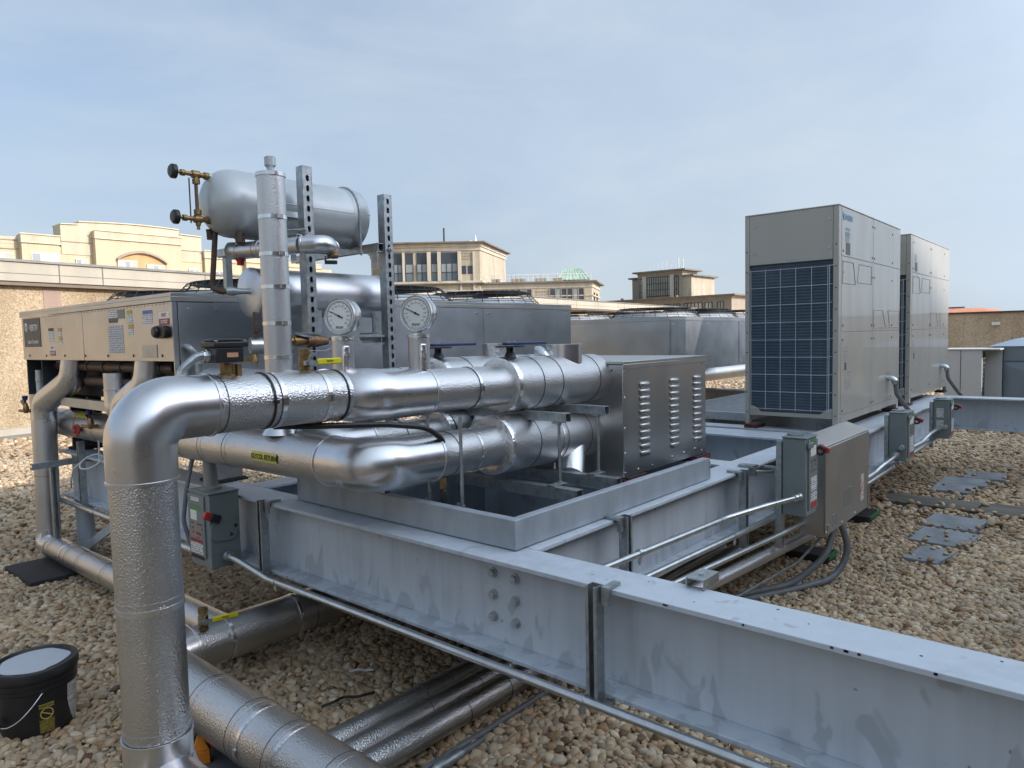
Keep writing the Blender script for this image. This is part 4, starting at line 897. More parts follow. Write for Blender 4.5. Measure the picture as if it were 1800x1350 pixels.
m = MB(); m.torus((1.735, 5.53, 1.02), (-1, -.2, .1), .035, .008, 20, 8).cyl((1.77, 5.53, 1.02), (1.72, 5.53, 1.02), .014, n=12)
for k in range(4): a = k * math.pi / 2 + .3; m.cyl((1.737, 5.53, 1.02), (1.735, 5.53 + .034 * math.cos(a), 1.02 + .034 * math.sin(a)), .007, n=8)
m.build('wheel', M('faded red plastic', (.40, .06, .05), .6), t)
# white cable loop and small strut at left
tag(MB().torus((1.66, 5.06, .855), (-.5, -.25, .85), .07, .0055, 28, 8).tube(bend([(1.70, 5.02, .99), (1.70, 5.03, .86), (1.69, 5.0, .84)], .03), .0055, 8).tube(bend([(1.62, 5.12, .85), (1.60, 5.2, .80), (1.60, 5.26, .72), (1.62, 5.33, .66)], .05), .0055, 8).build('cable_coil', M('white cable', (.6, .6, .57), .5)), 'loose pale cable coiled over the left channel', 'cable')
t = thing('channel_support', 'galvanised channel frame holding the slender far left pipe', 'pipe support', (1.75, 5.72, .05))
strut_mesh(MB(), (1.50, 5.72, .775), (2.4, 5.72, .80), (0, 0, 1), (0, -1, 0)).build('horizontal_channel', GALV, t); strut_mesh(MB(), (1.655, 5.80, .16), (1.655, 5.80, .75), (1, 0, 0), (0, 1, 0)).build('upright_channel', GALV, t)
strut_mesh(MB(), (1.777, 5.6, .455), (1.777, 5.6, .93), (0, 1, 0), (1, 0, 0)).build('beam_channel', GALV, t)
m = MB()
for y in (5.42, 5.34):
    for z in (.70, .62): m.box(1.876, 1.884, y - .018, y + .018, z - .02, z + .02)
m.build('bolt', BOLT, t)
tag(MB().box(1.37, 1.86, 5.42, 6.0, .012, .055).build('rubber_mat', RUB, bevel=.006), 'black rubber mat on the pebbles under the far left pipe', 'mat')
# ------------------------------------------------------------------ tall condenser cabinets
def cabinet(label, X0, X1, Y0, Y1, Z0, Z1, logo):
    t = thing('condenser_cabinet', label, 'condenser', ((X0 + X1) / 2, (Y0 + Y1) / 2, Z0), 'tall warm grey condenser cabinets')
    H = Z1 - Z0; ft = Z0 + .012
    # pads
    for x in (X0 + .07, X1 - .1):
        for y in (Y0 + .05, Y1 - .05): MB().box(x - .09, x + .09, y - .05, y + .05, .8205, Z0 - .004).build('rubber_pad', M('red brown pad', (.10, .025, .02), .7) if x < X0 + .2 else RUB, t)
    c = MB(); c.box(X0 + .03, X1 - .004, Y0 + .004, Y1, Z0 + .075, Z1 - .012); c.build('inner_casing', VRF, t)
    MB().box(X0 - .002, X1 + .002, Y0 - .002, Y1 + .002, Z1 - .011, Z1).build('roof_panel', VRF, t, bevel=.006)
    # corner posts and feet
    for y0, y1 in ((Y0, Y0 + .042), (Y1 - .035, Y1)): MB().box(X0, X0 + .06, y0, y1, Z0, Z1 - .012).build('corner_post', VRF, t, bevel=.005)
    MB().box(X1 - .06, X1, Y0 + .004, Y0 + .04, Z0, Z0 + .075).build('foot', VRF, t); MB().box(X1 - .06, X1, Y1 - .05, Y1, Z0, Z0 + .075).build('foot', VRF, t)
    # coil end (-X face)
    za, zb, zc = Z1 - .40, Z0 + .155, Z0 + .075
    MB().box(X0 + .002, X0 + .03, Y0 + .044, Y1 - .037, za, Z1 - .012).build('end_panel', VRF, t, bevel=.003)
    MB().box(X0 + .022, X0 + .0295, Y0 + .046, Y1 - .039, zc + .012, za - .002).build('coil', COIL, t)
    q = MB(); y0, y1 = Y0 + .044, Y1 - .037
    q.prism([(X0 + .006, y0, zc), (X0 + .006, y1, zc), (X0 + .006, y1, zb), (X0 + .006, y1 - .045, zb - .012), (X0 + .006, y1 - .075, zc + .04), (X0 + .006, y1 - .09, zc + .03), (X0 + .006, y0 + .09, zc + .03), (X0 + .006, y0 + .075, zc + .04), (X0 + .006, y0 + .045, zb - .012), (X0 + .006, y0, zb)], (.016, 0, 0)); q.build('bottom_frame', VRF, t, bevel=.002)
    g = MB(); ya, yb_ = Y0 + .058, Y1 - .056
    rows = 8
    for k in range(rows + 1):
        z = zb - .02 + (za - .05 - zb + .02) * k / rows
        pts = [(X0 + .004, ya - .012, z + .006), (X0 - .012, ya + .01, z), (X0 - .012, yb_, z)]
        if k in (0, 4, 8): pts = [(X0 + .002, ya - .03, z + .01)] + pts[1:] + [(X0 + .004, yb_ + .03, z + .004)]
        g.tube(pts, .0024, 6)
    for k in range(6):
        y = ya + .016 + (yb_ - ya - .016) * k / 5; g.cyl((X0 - .0155, y, zb - .03), (X0 - .0155, y, za - .042), .0022, n=6)
    g.cyl((X0 - .0155, ya + .004, zb - .03), (X0 - .0155, ya + .004, za - .042), .003, n=6)
    g.build('wire_guard', WIREW, t)
    # side panels (-Y face): three rows, two columns
    xm = X0 + .93; zr = [Z1 - .012, Z0 + H * .775, Z0 + H * .435, Z0 + .10]
    for k in range(3):
        for a, b in ((X0 + .064, xm - .003), (xm + .003, X1 - .003)):
            MB().box(a, b, Y0 - .0005, Y0 + .0035, zr[k + 1] + .003, zr[k] - .003).build('side_panel', VRF, t, bevel=.0015)
    MB().box(X0 + .064, X1 - .02, Y0 + .0, Y0 + .003, Z0 + .045, Z0 + .092).build('base_rail', VRF, t)
    m = MB()
    for x in (X0 + .1, xm - .03, xm + .04, X1 - .3):
        for z in (zr[0] - .07, zr[1] + .04, zr[1] - .12, zr[2] + .05, zr[2] - .06, zr[3] + .03): m.lathe((x, Y0 - .0005, z), (0, -1, 0), [(0, .009), (.003, .008), (.004, .002)], 8)
    for z in [Z0 + .1 + k * .16 for k in range(9)]: m.lathe((X0, Y0 + .02, z), (-1, 0, 0), [(0, .006), (.002, .005)], 8); m.lathe((X0, Y1 - .017, z), (-1, 0, 0), [(0, .006), (.002, .005)], 8)
    m.build('screw', DARKM, t)
    m = MB()
    for y in (Y0 + .07, Y1 - .08):
        for z in (Z1 - .10, za + .09): m.cyl((X0 + .001, y, z), (X0 - .002, y, z), .012, n=12)
    m.cyl((X0 + .001, (Y0 + Y1) / 2 + .0, za + .03), (X0 - .002, (Y0 + Y1) / 2, za + .03), .016, n=14)
    m.build('latch', SHEETG, t)
    # pressed hand-hold shapes: thin raised trapezoid outlines
    def trap(xa, xb, z0, z1, sl, flip=False):
        m = MB(); y = Y0 - .001
        P = [(xa, z1), (xb - sl, z1), (xb, z0), (xa, z0)] if not flip else [(xa, z1), (xb, z1), (xb, z0), (xa + sl, z0)]
        for (a, b) in zip(P, P[1:] + P[:1]): m.tube([(a[0], y, a[1]), (b[0], y, b[1])], .0035, 6)
        m.build('pressed_handle', VRF, t)
    trap(X0 + .09, X0 + .42, zr[1] - .20, zr[1] - .035, .06); trap(X0 + .52, X0 + .88, zr[1] - .18, zr[1] - .035, -.05, True)
    trap(xm + .02, xm + .42, zr[2] + .03, zr[2] + .18, .1); trap(xm + .50, X1 - .03, zr[2] + .03, zr[2] + .18, .06, True)
    # printed stickers
    for x, z, w, h, mt in ((X0 + .20, zr[1] + .15, .1, .075, M('faint print', (.33, .33, .31), .5)), (X0 + .22, zr[1] + .062, .11, .09, PAPERD), (X0 + .17, zr[2] - .16, .1, .11, printed('pale print', (.40, .40, .37), (.2, .2, .2), 60, 60, .5)), (X0 + .175, zr[2] - .26, .05, .06, PAPERD), (X0 + .24, zr[3] + .25, .15, .14, printed('pale print', (.40, .40, .37), (.22, .22, .22), 50, 60, .5))):
        plate((x, Y0 - .0005, z), **NY, w=w, h=h, mat=mt, parent=t, name='sticker')
    if logo:
        text('DAIKIN', .062, (X0 + .215, Y0 - .002, Z1 - .085), (1, 0, 0), (0, 0, 1), BLUI, t, 'logo_text', bold=.001, sx=1.1)
        m = MB(); m.prism([(X0 + .078, Y0 - .0012, Z1 - .045), (X0 + .11, Y0 - .0012, Z1 - .06), (X0 + .085, Y0 - .0012, Z1 - .12)], (0, -.0006, 0)); m.build('logo_emblem', BLUI, t)
        text('aurora', .045, (X0 + .21, Y0 - .002, Z1 - .165), (1, 0, 0), (0, 0, 1), BLUI, t, 'logo_text'); text('VRV', .055, (X0 + .21, Y0 - .002, Z1 - .215), (1, 0, 0), (0, 0, 1), BLUI, t, 'logo_text', bold=.001, sx=1.2)
    # conduit whip
    xc = X1 - .42
    w_ = thing('flexible_conduit', 'grey conduit whip at the foot of the ' + ('nearer' if logo else 'farther') + ' tall cabinet', 'conduit', (xc, Y0, Z0), 'conduit whips of the tall cabinets')
    P = bend([(xc, Y0 + .005, Z0 + .30), (xc, Y0 - .06, Z0 + .30), (xc + .01, Y0 - .075, Z0 + .16), (xc + .10, Y0 - .16, Z0 + .0), (xc + .16, Y0 - .2, Z0 - .06)], .05, 8)
    MB().tube(P, .02, 14).build('conduit_tube', HOSE, w_); MB().tube(P[:9], .026, 14).lathe(P[8], (0.05, -.1, -1), [(0, .031), (.025, .031)], 8).build('fitting', EMT, w_)
    MB().box(xc - .07, xc + .07, Y0 - .002, Y0 - .0008, Z0 + .24, Z0 + .36).build('knockout_plate', SHEETG, t)
    return t
cabinet('nearer of the two tall warm grey condenser cabinets, with its navy coil end visible', 5.59, 7.46, 1.62, 2.335, .85, 2.522, True)
cabinet('farther of the two tall warm grey condenser cabinets, half hidden behind the first', 7.90, 9.88, 1.62, 2.335, .85, 2.522, False)
# ------------------------------------------------------------------ switch boxes
def switch(label, X0, X1, Y0, Y1, Z0, Z1, face, grp='grey green switch boxes on the beams'):
    """box with a door on `face` ('x': -X, 'y': -Y) and a handle plate"""
    t = thing('switch_box', label, 'switch box', ((X0 + X1) / 2, (Y0 + Y1) / 2, Z0), grp)
    MB().box(X0, X1, Y0, Y1, Z0, Z1).build('enclosure', SWITCH, t, bevel=.004)
    MB().box(X0 - .006, X1 + .004, Y0 - .006, Y1 + .004, Z1 + .0005, Z1 + .007).build('rain_lid', SWITCH, t, bevel=.002)
    if face == 'x':
        w = Y1 - Y0
        d = MB().box(X0 - .009, X0 - .0005, Y0 + w * .2, Y1 - .004, Z0 + .05, Z1 - .012).build('door', SWITCH, t, bevel=.003)
        c = (Y0 + w * .2 + Y1) / 2; f = X0 - .009; k = dict(right=(0, -1, 0), up=(0, 0, 1)); P = lambda u, z: (f, c + u, z)
        hp, hn = MB(), MB()
        # handle plate on the -Y side
        y = Y0 - .001; prof = [(X0 + .004, Z1 - .16), (X0 + .03, Z1 - .115), (X0 + .055, Z1 - .115), (X1 - .008, Z1 - .14), (X1 - .004, Z1 - .18), (X1 - .02, Z1 - .22), (X1 - .045, Z1 - .245), (X0 + .02, Z1 - .235), (X0 + .003, Z1 - .21)]
        hp.prism([(a, y, b) for a, b in prof], (0, -.005, 0)); hp.build('handle_plate', SWITCH, t, bevel=.002)
        m = MB(); m.cyl((X1 - .025, y - .0052, Z1 - .175), (X1 - .025, y - .0058, Z1 - .175), .010, n=16).cyl((X1 - .05, y - .0052, Z1 - .215), (X1 - .05, y - .0058, Z1 - .215), .014, n=3); m.build('plate_hole', DARKM, t)
        a = V((X0 - .022, Y0 - .006, Z1 - .095)); ax = V((.062, 0, -.03)); up = V((.03, 0, .062)).normalized()
        MB().obox(a + ax * .35, ax * .5, (0, .012, 0), up * .019).build('handle_grip', REDP, t, bevel=.004); MB().obox(a + ax * .72 + V((0, -.004, 0)), ax * .38, (0, .013, 0), up * .021).build('handle_grip', BLK, t, bevel=.004)
        e = plate(P(0, Z1 - .033), **k, w=w * .4, h=.02, mat=PAPER, parent=d, name='label'); plate(P(0, Z1 - .075), **k, w=w * .5, h=.03, mat=M('green label', (.10, .24, .10), .5), parent=d, name='label')
        plate(P(.02, Z1 - .115), **k, w=w * .3, h=.05, mat=WHITE, parent=d, name='label'); plate(P(0, Z1 - .19), **k, w=w * .6, h=.075, mat=printed('switch label', (.30, .22, .19), (.07, .06, .06), 40, 40, .5), parent=d, name='label')
        plate(P(0, Z1 - .243), **k, w=w * .6, h=.014, mat=REDI, parent=d, name='label'); plate(P(0, Z1 - .282), **k, w=w * .6, h=.06, mat=PAPER, parent=d, name='label'); plate(P(0, Z1 - .325), **k, w=w * .6, h=.018, mat=INK, parent=d, name='label')
    else:
        w = X1 - X0
        d = MB().box(X0 + .03, X1 - .006, Y0 - .009, Y0 - .0005, Z0 + .03, Z1 - .012).build('door', SWITCH, t, bevel=.003)
        c = (X0 + .03 + X1) / 2; f = Y0 - .009; k = dict(right=(1, 0, 0), up=(0, 0, 1)); h = Z1 - Z0; P = lambda u, z: (c + u, f, z)
        plate(P(-.01, Z1 - h * .06), **k, w=w * .5, h=.03, mat=M('green label', (.10, .24, .10), .5), parent=d, name='label'); plate(P(-.01, Z1 - h * .17), **k, w=w * .5, h=.055, mat=WHITE, parent=d, name='label')
        plate(P(0, Z1 - h * .36), **k, w=w * .55, h=.08, mat=printed('switch label', (.20, .20, .2), (.07, .06, .06), 40, 40, .5), parent=d, name='label'); plate(P(0, Z1 - h * .60), **k, w=w * .55, h=.075, mat=PAPER, parent=d, name='label')
        plate(P(0, Z1 - h * .77), **k, w=w * .55, h=.05, mat=PAPER, parent=d, name='label'); plate(P(0, Z1 - h * .87), **k, w=w * .55, h=.03, mat=REDP, parent=d, name='label')
        MB().box(X0 - .004, X0 + .07, Y0 - .02, Y0 - .0095, Z1 - .05, Z1 - .02).build('hinge_cover', SWITCH, t, bevel=.003)
        a = V((X1 + .004, Y0 - .03, Z1 - .075)); m = MB().obox(a + V((.0, -.012, .004)), (.010, 0, 0), (0, .024, .010), (0, -.005, .014)).build('handle_grip', REDP, t, bevel=.003); MB().torus(a + V((-.014, .006, -.004)), (1, .25, 0), .02, .008, 20, 8).build('handle_grip', BLK, t)
        m = MB(); x, yy = X0, Y0 + .03; m.lathe((x, yy, Z0 + .11), (-1, 0, 0), [(0, .021), (.008, .021), (.009, .018), (.022, .018)], 16); m.build('conduit_hub', EMT, t)
        # knock-out cap on the lid
        MB().cyl(((X0 + X1) / 2, (Y0 + Y1) / 2 + .02, Z1 + .0072), ((X0 + X1) / 2, (Y0 + Y1) / 2 + .02, Z1 + .016), .045, n=24).build('lid_cap', GALV, t)
        MB().box(X0 - .012, X0 + .03, Y1 + .001, Y1 + .03, Z0 - .09, Z1 - .02).build('mounting_channel', GALV, t)
    return t
s1 = switch('grey green switch box with a red handle at the bolted beam, left', 1.62, 1.775, 3.385, 3.60, .485, .858, 'x')
MB().lathe((1.69, 3.5, .8655), (0, 0, 1), [(0, .055), (.012, .055), (.02, .035), (.12, .033), (.22, .033)], 24).build('conduit_riser', M('dull grey riser', (.26, .26, .25), .5, .3), s1)
switch('nearest of the three switch boxes along the right beam', 3.85, 4.02, 1.275, 1.40, .60, 1.02, 'y')
switch('middle of the three switch boxes along the right beam, below the first tall cabinet', 6.10, 6.34, 1.265, 1.39, .565, .94, 'y')
s4 = switch('farthest of the three switch boxes along the right beam, under the second tall cabinet', 7.60, 7.80, 1.225, 1.355, .56, .92, 'y')
for z in (.80, .69): plate((7.6, 1.30, z), **NX, w=.06, h=.085, mat=PAPER, parent=s4, name='label')
# stainless sloped casing
t = thing('steel_casing', 'brushed stainless casing hanging beside the right beam, behind the nearest switch box', 'casing', (4.7, 1.38, .36))
X0, X1 = 4.245, 5.16
pr_ = [(1.30, .395), (1.30, .925), (1.44, .972), (1.44, .395)]
MB().prism([(X0, y, z) for y, z in pr_], (X1 - X0, 0, 0)).build('casing_body', STEEL, t, bevel=.002)
MB().box(X0 + .004, X1 - .004, 1.294, 1.299, .40, .915).build('front_cover', SHEET, t, bevel=.002)
m = MB(); m.box(X0 - .005, X0 - .001, 1.305, 1.33, .40, .94); m.box(X0 + .03, X0 + .06, 1.289, 1.2935, .40, .46).box(X1 - .03, X1 + .003, 1.289, 1.2935, .40, .56); m.build('corner_strip', STEEL, t)
plate((X1 - .16, 1.294, .56), **NY, w=.075, h=.17, mat=printed('casing label', (.62, .55, .52), (.35, .1, .08), 60, 50, .5), parent=t, name='sticker')
m = MB()
for x, z in ((X0 + .02, .42), (X0 + .05, .41), (X0 + .32, .42), (X0 + .6, .42)): m.lathe((x, 1.294, z), (0, -1, 0), [(0, .006), (.003, .005)], 8)
m.build('screw', STRAP, t)
m = MB(); m.box(X0 + .13, X0 + .22, 1.2928, 1.2938, .43, .50); m.box(X0 + .36, X0 + .52, 1.2928, 1.2938, .50, .61); m.build('tape_patch', SHEETG, t)
# ------------------------------------------------------------------ small ground things
def pad(label, x, y, sx, sy, h, strip=True):
    t = thing('support_block', label, 'block', (x, y, 0), 'black support blocks with green edges' if strip else None)
    MB().box(x - sx, x + sx, y - sy, y + sy, .0, h).build('block_body', RUB, t, bevel=.006)
    if strip: MB().box(x - sx * .9, x + sx * .9, y - sy - .016, y - sy - .0005, h - .022, h).build('edge_strip', GREEN, t)
pad('black support block with a green edge left of the flexible cables', 3.75, 1.78, .12, .16, .08); pad('black support block with a green edge under the stainless casing', 5.0, 1.62, .10, .14, .08); pad('black support block with a green edge beyond the stainless casing', 6.3, 1.66, .16, .12, .08)
tag(MB().obox((1.22, 2.55, .03), (.22, .06, 0), (-.05, .2, 0), (0, 0, .02)).build('support_pad', GRYP, bevel=.006), 'dark grey pad on the pebbles at the foot of the tallest upright pipe', 'pad')
t = thing('wedge_block', 'bright orange foam wedge on the grey pad at the foot of the tallest pipe', 'block', (1.19, 2.62, .05))
c = V((1.15, 2.56, .0505)); u = V((.85, -.5, 0)).normalized() * .03; w = V((.5, .85, 0)).normalized() * .022
b4 = [c - u - w, c + u - w, c + u + w, c - u + w]; t4 = [c + V((0, 0, .05)) - u - w, c + V((0, 0, .05)) + u - w, c + V((0, 0, .05)) + u + w, c + V((0, 0, .05)) - u + w]; tp = [c + V((0, 0, .095)) - u * .5 - w * .5, c + V((0, 0, .095)) + u * .3 - w * .5, c + V((0, 0, .095)) + u * .3 + w, c + V((0, 0, .095)) - u * .5 + w]
MB().hexa(b4 + t4).build('wedge_base', ORNG, t, bevel=.002); MB().hexa([p + V((0, 0, .0006)) for p in t4] + tp).build('wedge_top', ORNG, t, bevel=.002)
tag(strut_mesh(MB(), (1.0, 2.74, .11), (1.45, 2.74, .11), (0, 1, 0), (0, 0, -1)).build('channel_strut', GALV), 'short galvanised channel under the thick pipe by the orange wedge', 'strut', None)
SCR = M('pale plastic scrap', (.62, .64, .66), .5)
tag(MB().tube(bend([(1.93, 2.72, .05), (1.96, 2.69, .058), (1.985, 2.67, .05), (2.01, 2.64, .052)], .02), [.004] * 20 if False else .005, 6).build('plastic_scrap', SCR), 'little pale plastic scrap on the shaded pebbles under the bolted beam', 'scrap')
tag(MB().tube(bend([(1.66, 2.55, .05), (1.72, 2.52, .062), (1.77, 2.55, .05), (1.80, 2.49, .055), (1.88, 2.47, .05)], .03), .006, 8).build('strap_scrap', BLK), 'dark scrap of strapping lying on the shaded pebbles under the bolted beam', 'scrap')
# pavers
pvg = 'blue grey paving slabs set in the pebbles'
PV = [('nearest slab, its corner buried in pebbles', (5.50, .99), .19, .11, -.15), ('second slab from the viewer', (6.02, 1.0), .22, .19, -.1), ('third slab, just before the dark boards', (6.53, 1.01), .22, .19, -.08), ('first slab beyond the dark boards', (7.95, 1.23), .2, .17, 0), ('second slab beyond the dark boards', (8.35, 1.2), .19, .2, .05), ('farthest slab, mostly covered', (8.78, 1.08), .2, .18, .05)]
for lab, (x, y), a, b, r in PV:
    c, s_ = math.cos(r), math.sin(r)
    tag(MB().obox((x, y, .023), (a * c, a * s_, 0), (-b * s_, b * c, 0), (0, 0, .02)).build('paving_slab', PAVER, bevel=.005), 'blue grey paving slab right of the stainless casing: ' + lab, 'paving slab', pvg)
for lab, (x0, x1, y0, y1) in (('left of the two dark weathered boards lying flush in the pebbles', (7.02, 7.40, .93, 1.72)), ('right of the two dark weathered boards lying flush in the pebbles', (7.0, 7.40, -.3, .915))):
    tag(MB().box(x0, x1, y0, y1, .0, .042).build('board', PLANK, bevel=.005), lab, 'board', 'dark boards set in the pebbles')
# bucket
t = thing('bucket', 'black plastic bucket with a pale lid, wire handle and torn white label', 'bucket', (.86, 3.42, 0))
c = V((.865, 3.43, .004))
MB().lathe(c, (0, 0, 1), [(0, .128), (.005, .133), (.20, .145), (.205, .15), (.215, .15), (.217, .146), (.228, .146), (.23, .151), (.24, .151), (.243, .147), (.262, .148)], 64).build('bucket_body', BLK, t)
MB().lathe(c, (0, 0, 1), [(.256, .149), (.256, .158), (.285, .158), (.292, .154), (.292, .147), (.284, .142), (.284, .001)], 64, cap=False).build('lid_rim', BLK, t)
pts = [c + V((.125 * math.cos(a) * (1 - .05 * math.sin(5 * a)), .125 * math.sin(a) * (1 - .09 * (math.cos(a + .4) > .5)), .2852)) for a in [2 * math.pi * k / 40 for k in range(40)]]
MB().prism(pts, (0, 0, .0012)).build('lid_sheet', M('pale grey sheet', (.42, .45, .5), .45, 0, .06, 12), t)
va = math.atan2(-c.y, -c.x)          # direction from bucket towards the camera side
def on_b(a, z, k=.0): rr = .133 + .012 * (z - .005) / .195 + k; return c + V((rr * math.cos(va + a), rr * math.sin(va + a), z))
def bpatch(a0, a1, zf0, zf1, mat, name, k=.0012, n=14):
    m = MB(); rows = []
    for i in range(n + 1):
        a = a0 + (a1 - a0) * i / n; f = i / n; rows.append((m.bm.verts.new(on_b(a, zf0(f), k)), m.bm.verts.new(on_b(a, zf1(f), k))))
    for (p, q), (r_, s_) in zip(rows, rows[1:]): m._f([p, r_, s_, q], True)
    return m.build(name, mat, t)
# (angles: positive = to the viewer's right)
WR = M('wrinkled white label', (.5, .5, .49), .6, 0, .1, 20, 0, 34, 1, .01, stretch=(.6, .6, 2))
bpatch(.82, 1.45, lambda f: .025 + .10 * (1 - min(1, f * 2.2)) ** 1.5 + (.05 * max(0, f - .6)), lambda f: .195, WR, 'torn_label')
wl = bpatch(.0, .42, lambda f: .025, lambda f: .155, M('black label', (.02, .02, .018), .5), 'warning_label')
YB = printed('yellow print', (.025, .024, .018), (.40, .31, .05), 260, 400, .42)
bpatch(.02, .40, lambda f: .03, lambda f: .085, YB, 'label_print', .0018); bpatch(.02, .40, lambda f: .135, lambda f: .152, M('yellow strip', (.42, .33, .06), .5), 'label_print', .0018)
m = MB(); cc = on_b(.21, .110, .002); nn = (on_b(.21, .11) - on_b(.21, .11, -.1)).normalized(); m.torus(cc, nn, .022, .0022, 24, 5); tt = nn.cross(V((0, 0, 1))); m.obox(cc, (tt + V((0, 0, .6))).normalized() * .022, nn * .001, (tt - V((0, 0, 1.4))).normalized() * .002); m.build('warning_symbol', M('label yellow', (.45, .35, .07), .5), t)
text('WARNING', .012, on_b(.21, .1435, .003), -tt if False else V((0, 0, 1)).cross(nn), (0, 0, 1), INK, t, 'label_text', bold=.0004)
hp = [on_b(a, z, k) for a, z, k in ((.12, .205, .012), (-.1, .165, .03), (-.35, .12, .04), (-.62, .092, .04), (-.9, .085, .03), (-1.2, .09, .02), (-1.6, .13, .016), (-2.2, .2, .012))]
MB().tube(bend(hp, .1, 5), .0022, 8).build('wire_handle', STRAP, t); MB().tube([hp[4], hp[5]], .011, 12).build('handle_grip', BLK, t); MB().lathe(on_b(.12, .205, .0), on_b(.12, .205, .1) - on_b(.12, .205), [(0, .016), (.012, .014), (.014, .004)], 14).build('handle_lug', BLK, t)
# ------------------------------------------------------------------ roof walls
g = MB(); g.box(-250, 350, -250, 350, -1.0, 0.0)
GM, nt, b = new_mat('pebble ballast ground'); vec = mapped(nt)
v = node(nt, 'ShaderNodeTexVoronoi'); v.inputs['Scale'].default_value = 24; link(nt, vec, v.inputs['Vector'])
s = node(nt, 'ShaderNodeSeparateColor'); link(nt, v.outputs['Color'], s.inputs[0])
PEB = [(0, (.13, .08, .045)), (.12, (.38, .26, .145)), (.27, (.57, .42, .265)), (.42, (.45, .37, .265)), (.58, (.66, .54, .375)), (.74, (.29, .24, .18)), (.88, (.75, .66, .51)), (1, (.46, .29, .155))]
c = ramp(nt, s.outputs[0], PEB)
mx = node(nt, 'ShaderNodeMix', data_type='RGBA', blend_type='MULTIPLY'); mx.inputs[0].default_value = 1
link(nt, c, mx.inputs[6]); link(nt, ramp(nt, v.outputs['Distance'], [(.3, (1, 1, 1)), (.75, (.25, .22, .2))]), mx.inputs[7])  # shade in the gaps between pebble cells is painted into the colour
link(nt, mx.outputs[2], b.inputs['Base Color']); b.inputs['Roughness'].default_value = .85
inv = node(nt, 'ShaderNodeMath', operation='MULTIPLY'); inv.inputs[1].default_value = -1; link(nt, v.outputs['Distance'], inv.inputs[0]); bump(nt, b, inv.outputs[0], 1, .02)
struct(g.build('roof_ground', GM))
# long left wall: aggregate panels below a cast fascia and metal coping, running away to the right
W0, W1 = (-14.0, 12.15), (41.5, 20.6)
wt = thing('roof_wall', 'long tan aggregate wall with a pale concrete band, behind the left cooler', 'wall', (0, 14.2, 0))
L = (V(W1) - V(W0)).length
MB().seg(W0, W1, 0, L, 0, 2.76, -.5, 0).build('aggregate_face', AGG, wt)
fb = MB(); fb.seg(W0, W1, 0, L, 2.77, 3.10, -.5, .16); fb.build('concrete_band', CONC, wt)
m = MB()
u = .6; random.seed(5)
while u < L:
    m.seg(W0, W1, u, u + .022, 2.765, 3.103, .14, .1615); u += random.choice((1.6, 1.7, .75, .78, 2.2))
m.seg(W0, W1, 0, L, 2.897, 2.909, .14, .1612)
m.build('panel_joint', M('dark panel joint', (.16, .14, .12), .9), wt)  # joints are thin dark strips laid over the band
MB().seg(W0, W1, -.01, L + .01, 3.105, 3.15, -.52, .19).build('metal_coping', COPE, wt)
MB().seg(W0, W1, 0, L, 2.70, 2.764, -.4, .13).build('soffit_strip', M('brown soffit', (.20, .16, .125), .8), wt)
cu = MB(); cu.seg(W0, W1, 0, L, 0, .20, 0, .22); cu.build('base_curb', CONC, wt); MB().seg(W0, W1, 0, L, 0.0, .09, .22, .42).build('flashing', COPE, wt)
m = MB(); m.seg(W0, W1, 18.5, 18.78, 2.3, 2.70, -.01, .01); m.seg(W0, W1, 18.35, 18.85, 1.75, 1.95, -.01, .01); m.seg(W0, W1, 18.4, 18.9, 1.0, 1.2, -.01, .01); m.build('render_patch', PINK, wt)
wr = thing('roof_wall', 'lower tan aggregate wall closing the roof at the far right, behind the pale outdoor units', 'wall', (28, 0, 0))
MB().box(28, 28.4, -40, 17.9, 0, 2.02).build('aggregate_face', AGG2, wr); MB().box(27.94, 28.46, -40, 18.0, 2.021, 2.075).build('metal_coping', M('dark coping', (.05, .045, .04), .5), wr)
m = MB(); m.box(27.93, 28, 3.12, 3.35, 1.62, 1.72); m.cyl((27.9, 3.2, 1.66), (27.99, 3.2, 1.66), .04); m.build('wall_fitting', WHITE, wr)
wl = thing('roof_wall', 'unseen tan parapet wall added left of the roof for sunlit reflections', 'wall', (-13.8, 0, 0)); MB().box(-14.2, -13.8, -30, 12, 0, 2.0).build('aggregate_face', AGG, wl)  # unseen wall, added for bright reflections in the left cooler
# ------------------------------------------------------------------ building with curved gable (left)
YB0 = 60.0
bl = thing('apartment_building', 'pale yellow apartment block with a curved gable and arched window, left beyond the wall', 'building', (25, YB0, 0))
def fb_(x0, x1, z0, z1, d, mat, nm, deep=.0): return MB().box(x0, x1, YB0 - d, YB0 + .3 + deep, z0, z1).build(nm, mat, bl)
MB().box(-12, 41.2, YB0, YB0 + 14, 0, 9.0).build('brick_wall', BRK, bl)
def course(x0, x1, z, d, h=.09, q=.07): return MB().box(x0, x1, YB0 - d - q, YB0 - d + .001, z, z + h)
m = MB(); m.box(-12, 18.5, YB0 - .02, YB0 + 1, 9.003, 9.5); m.box(29.2, 41.2, YB0 - .02, YB0 + 1, 9.003, 9.12); m.build('parapet', STUC, bl)
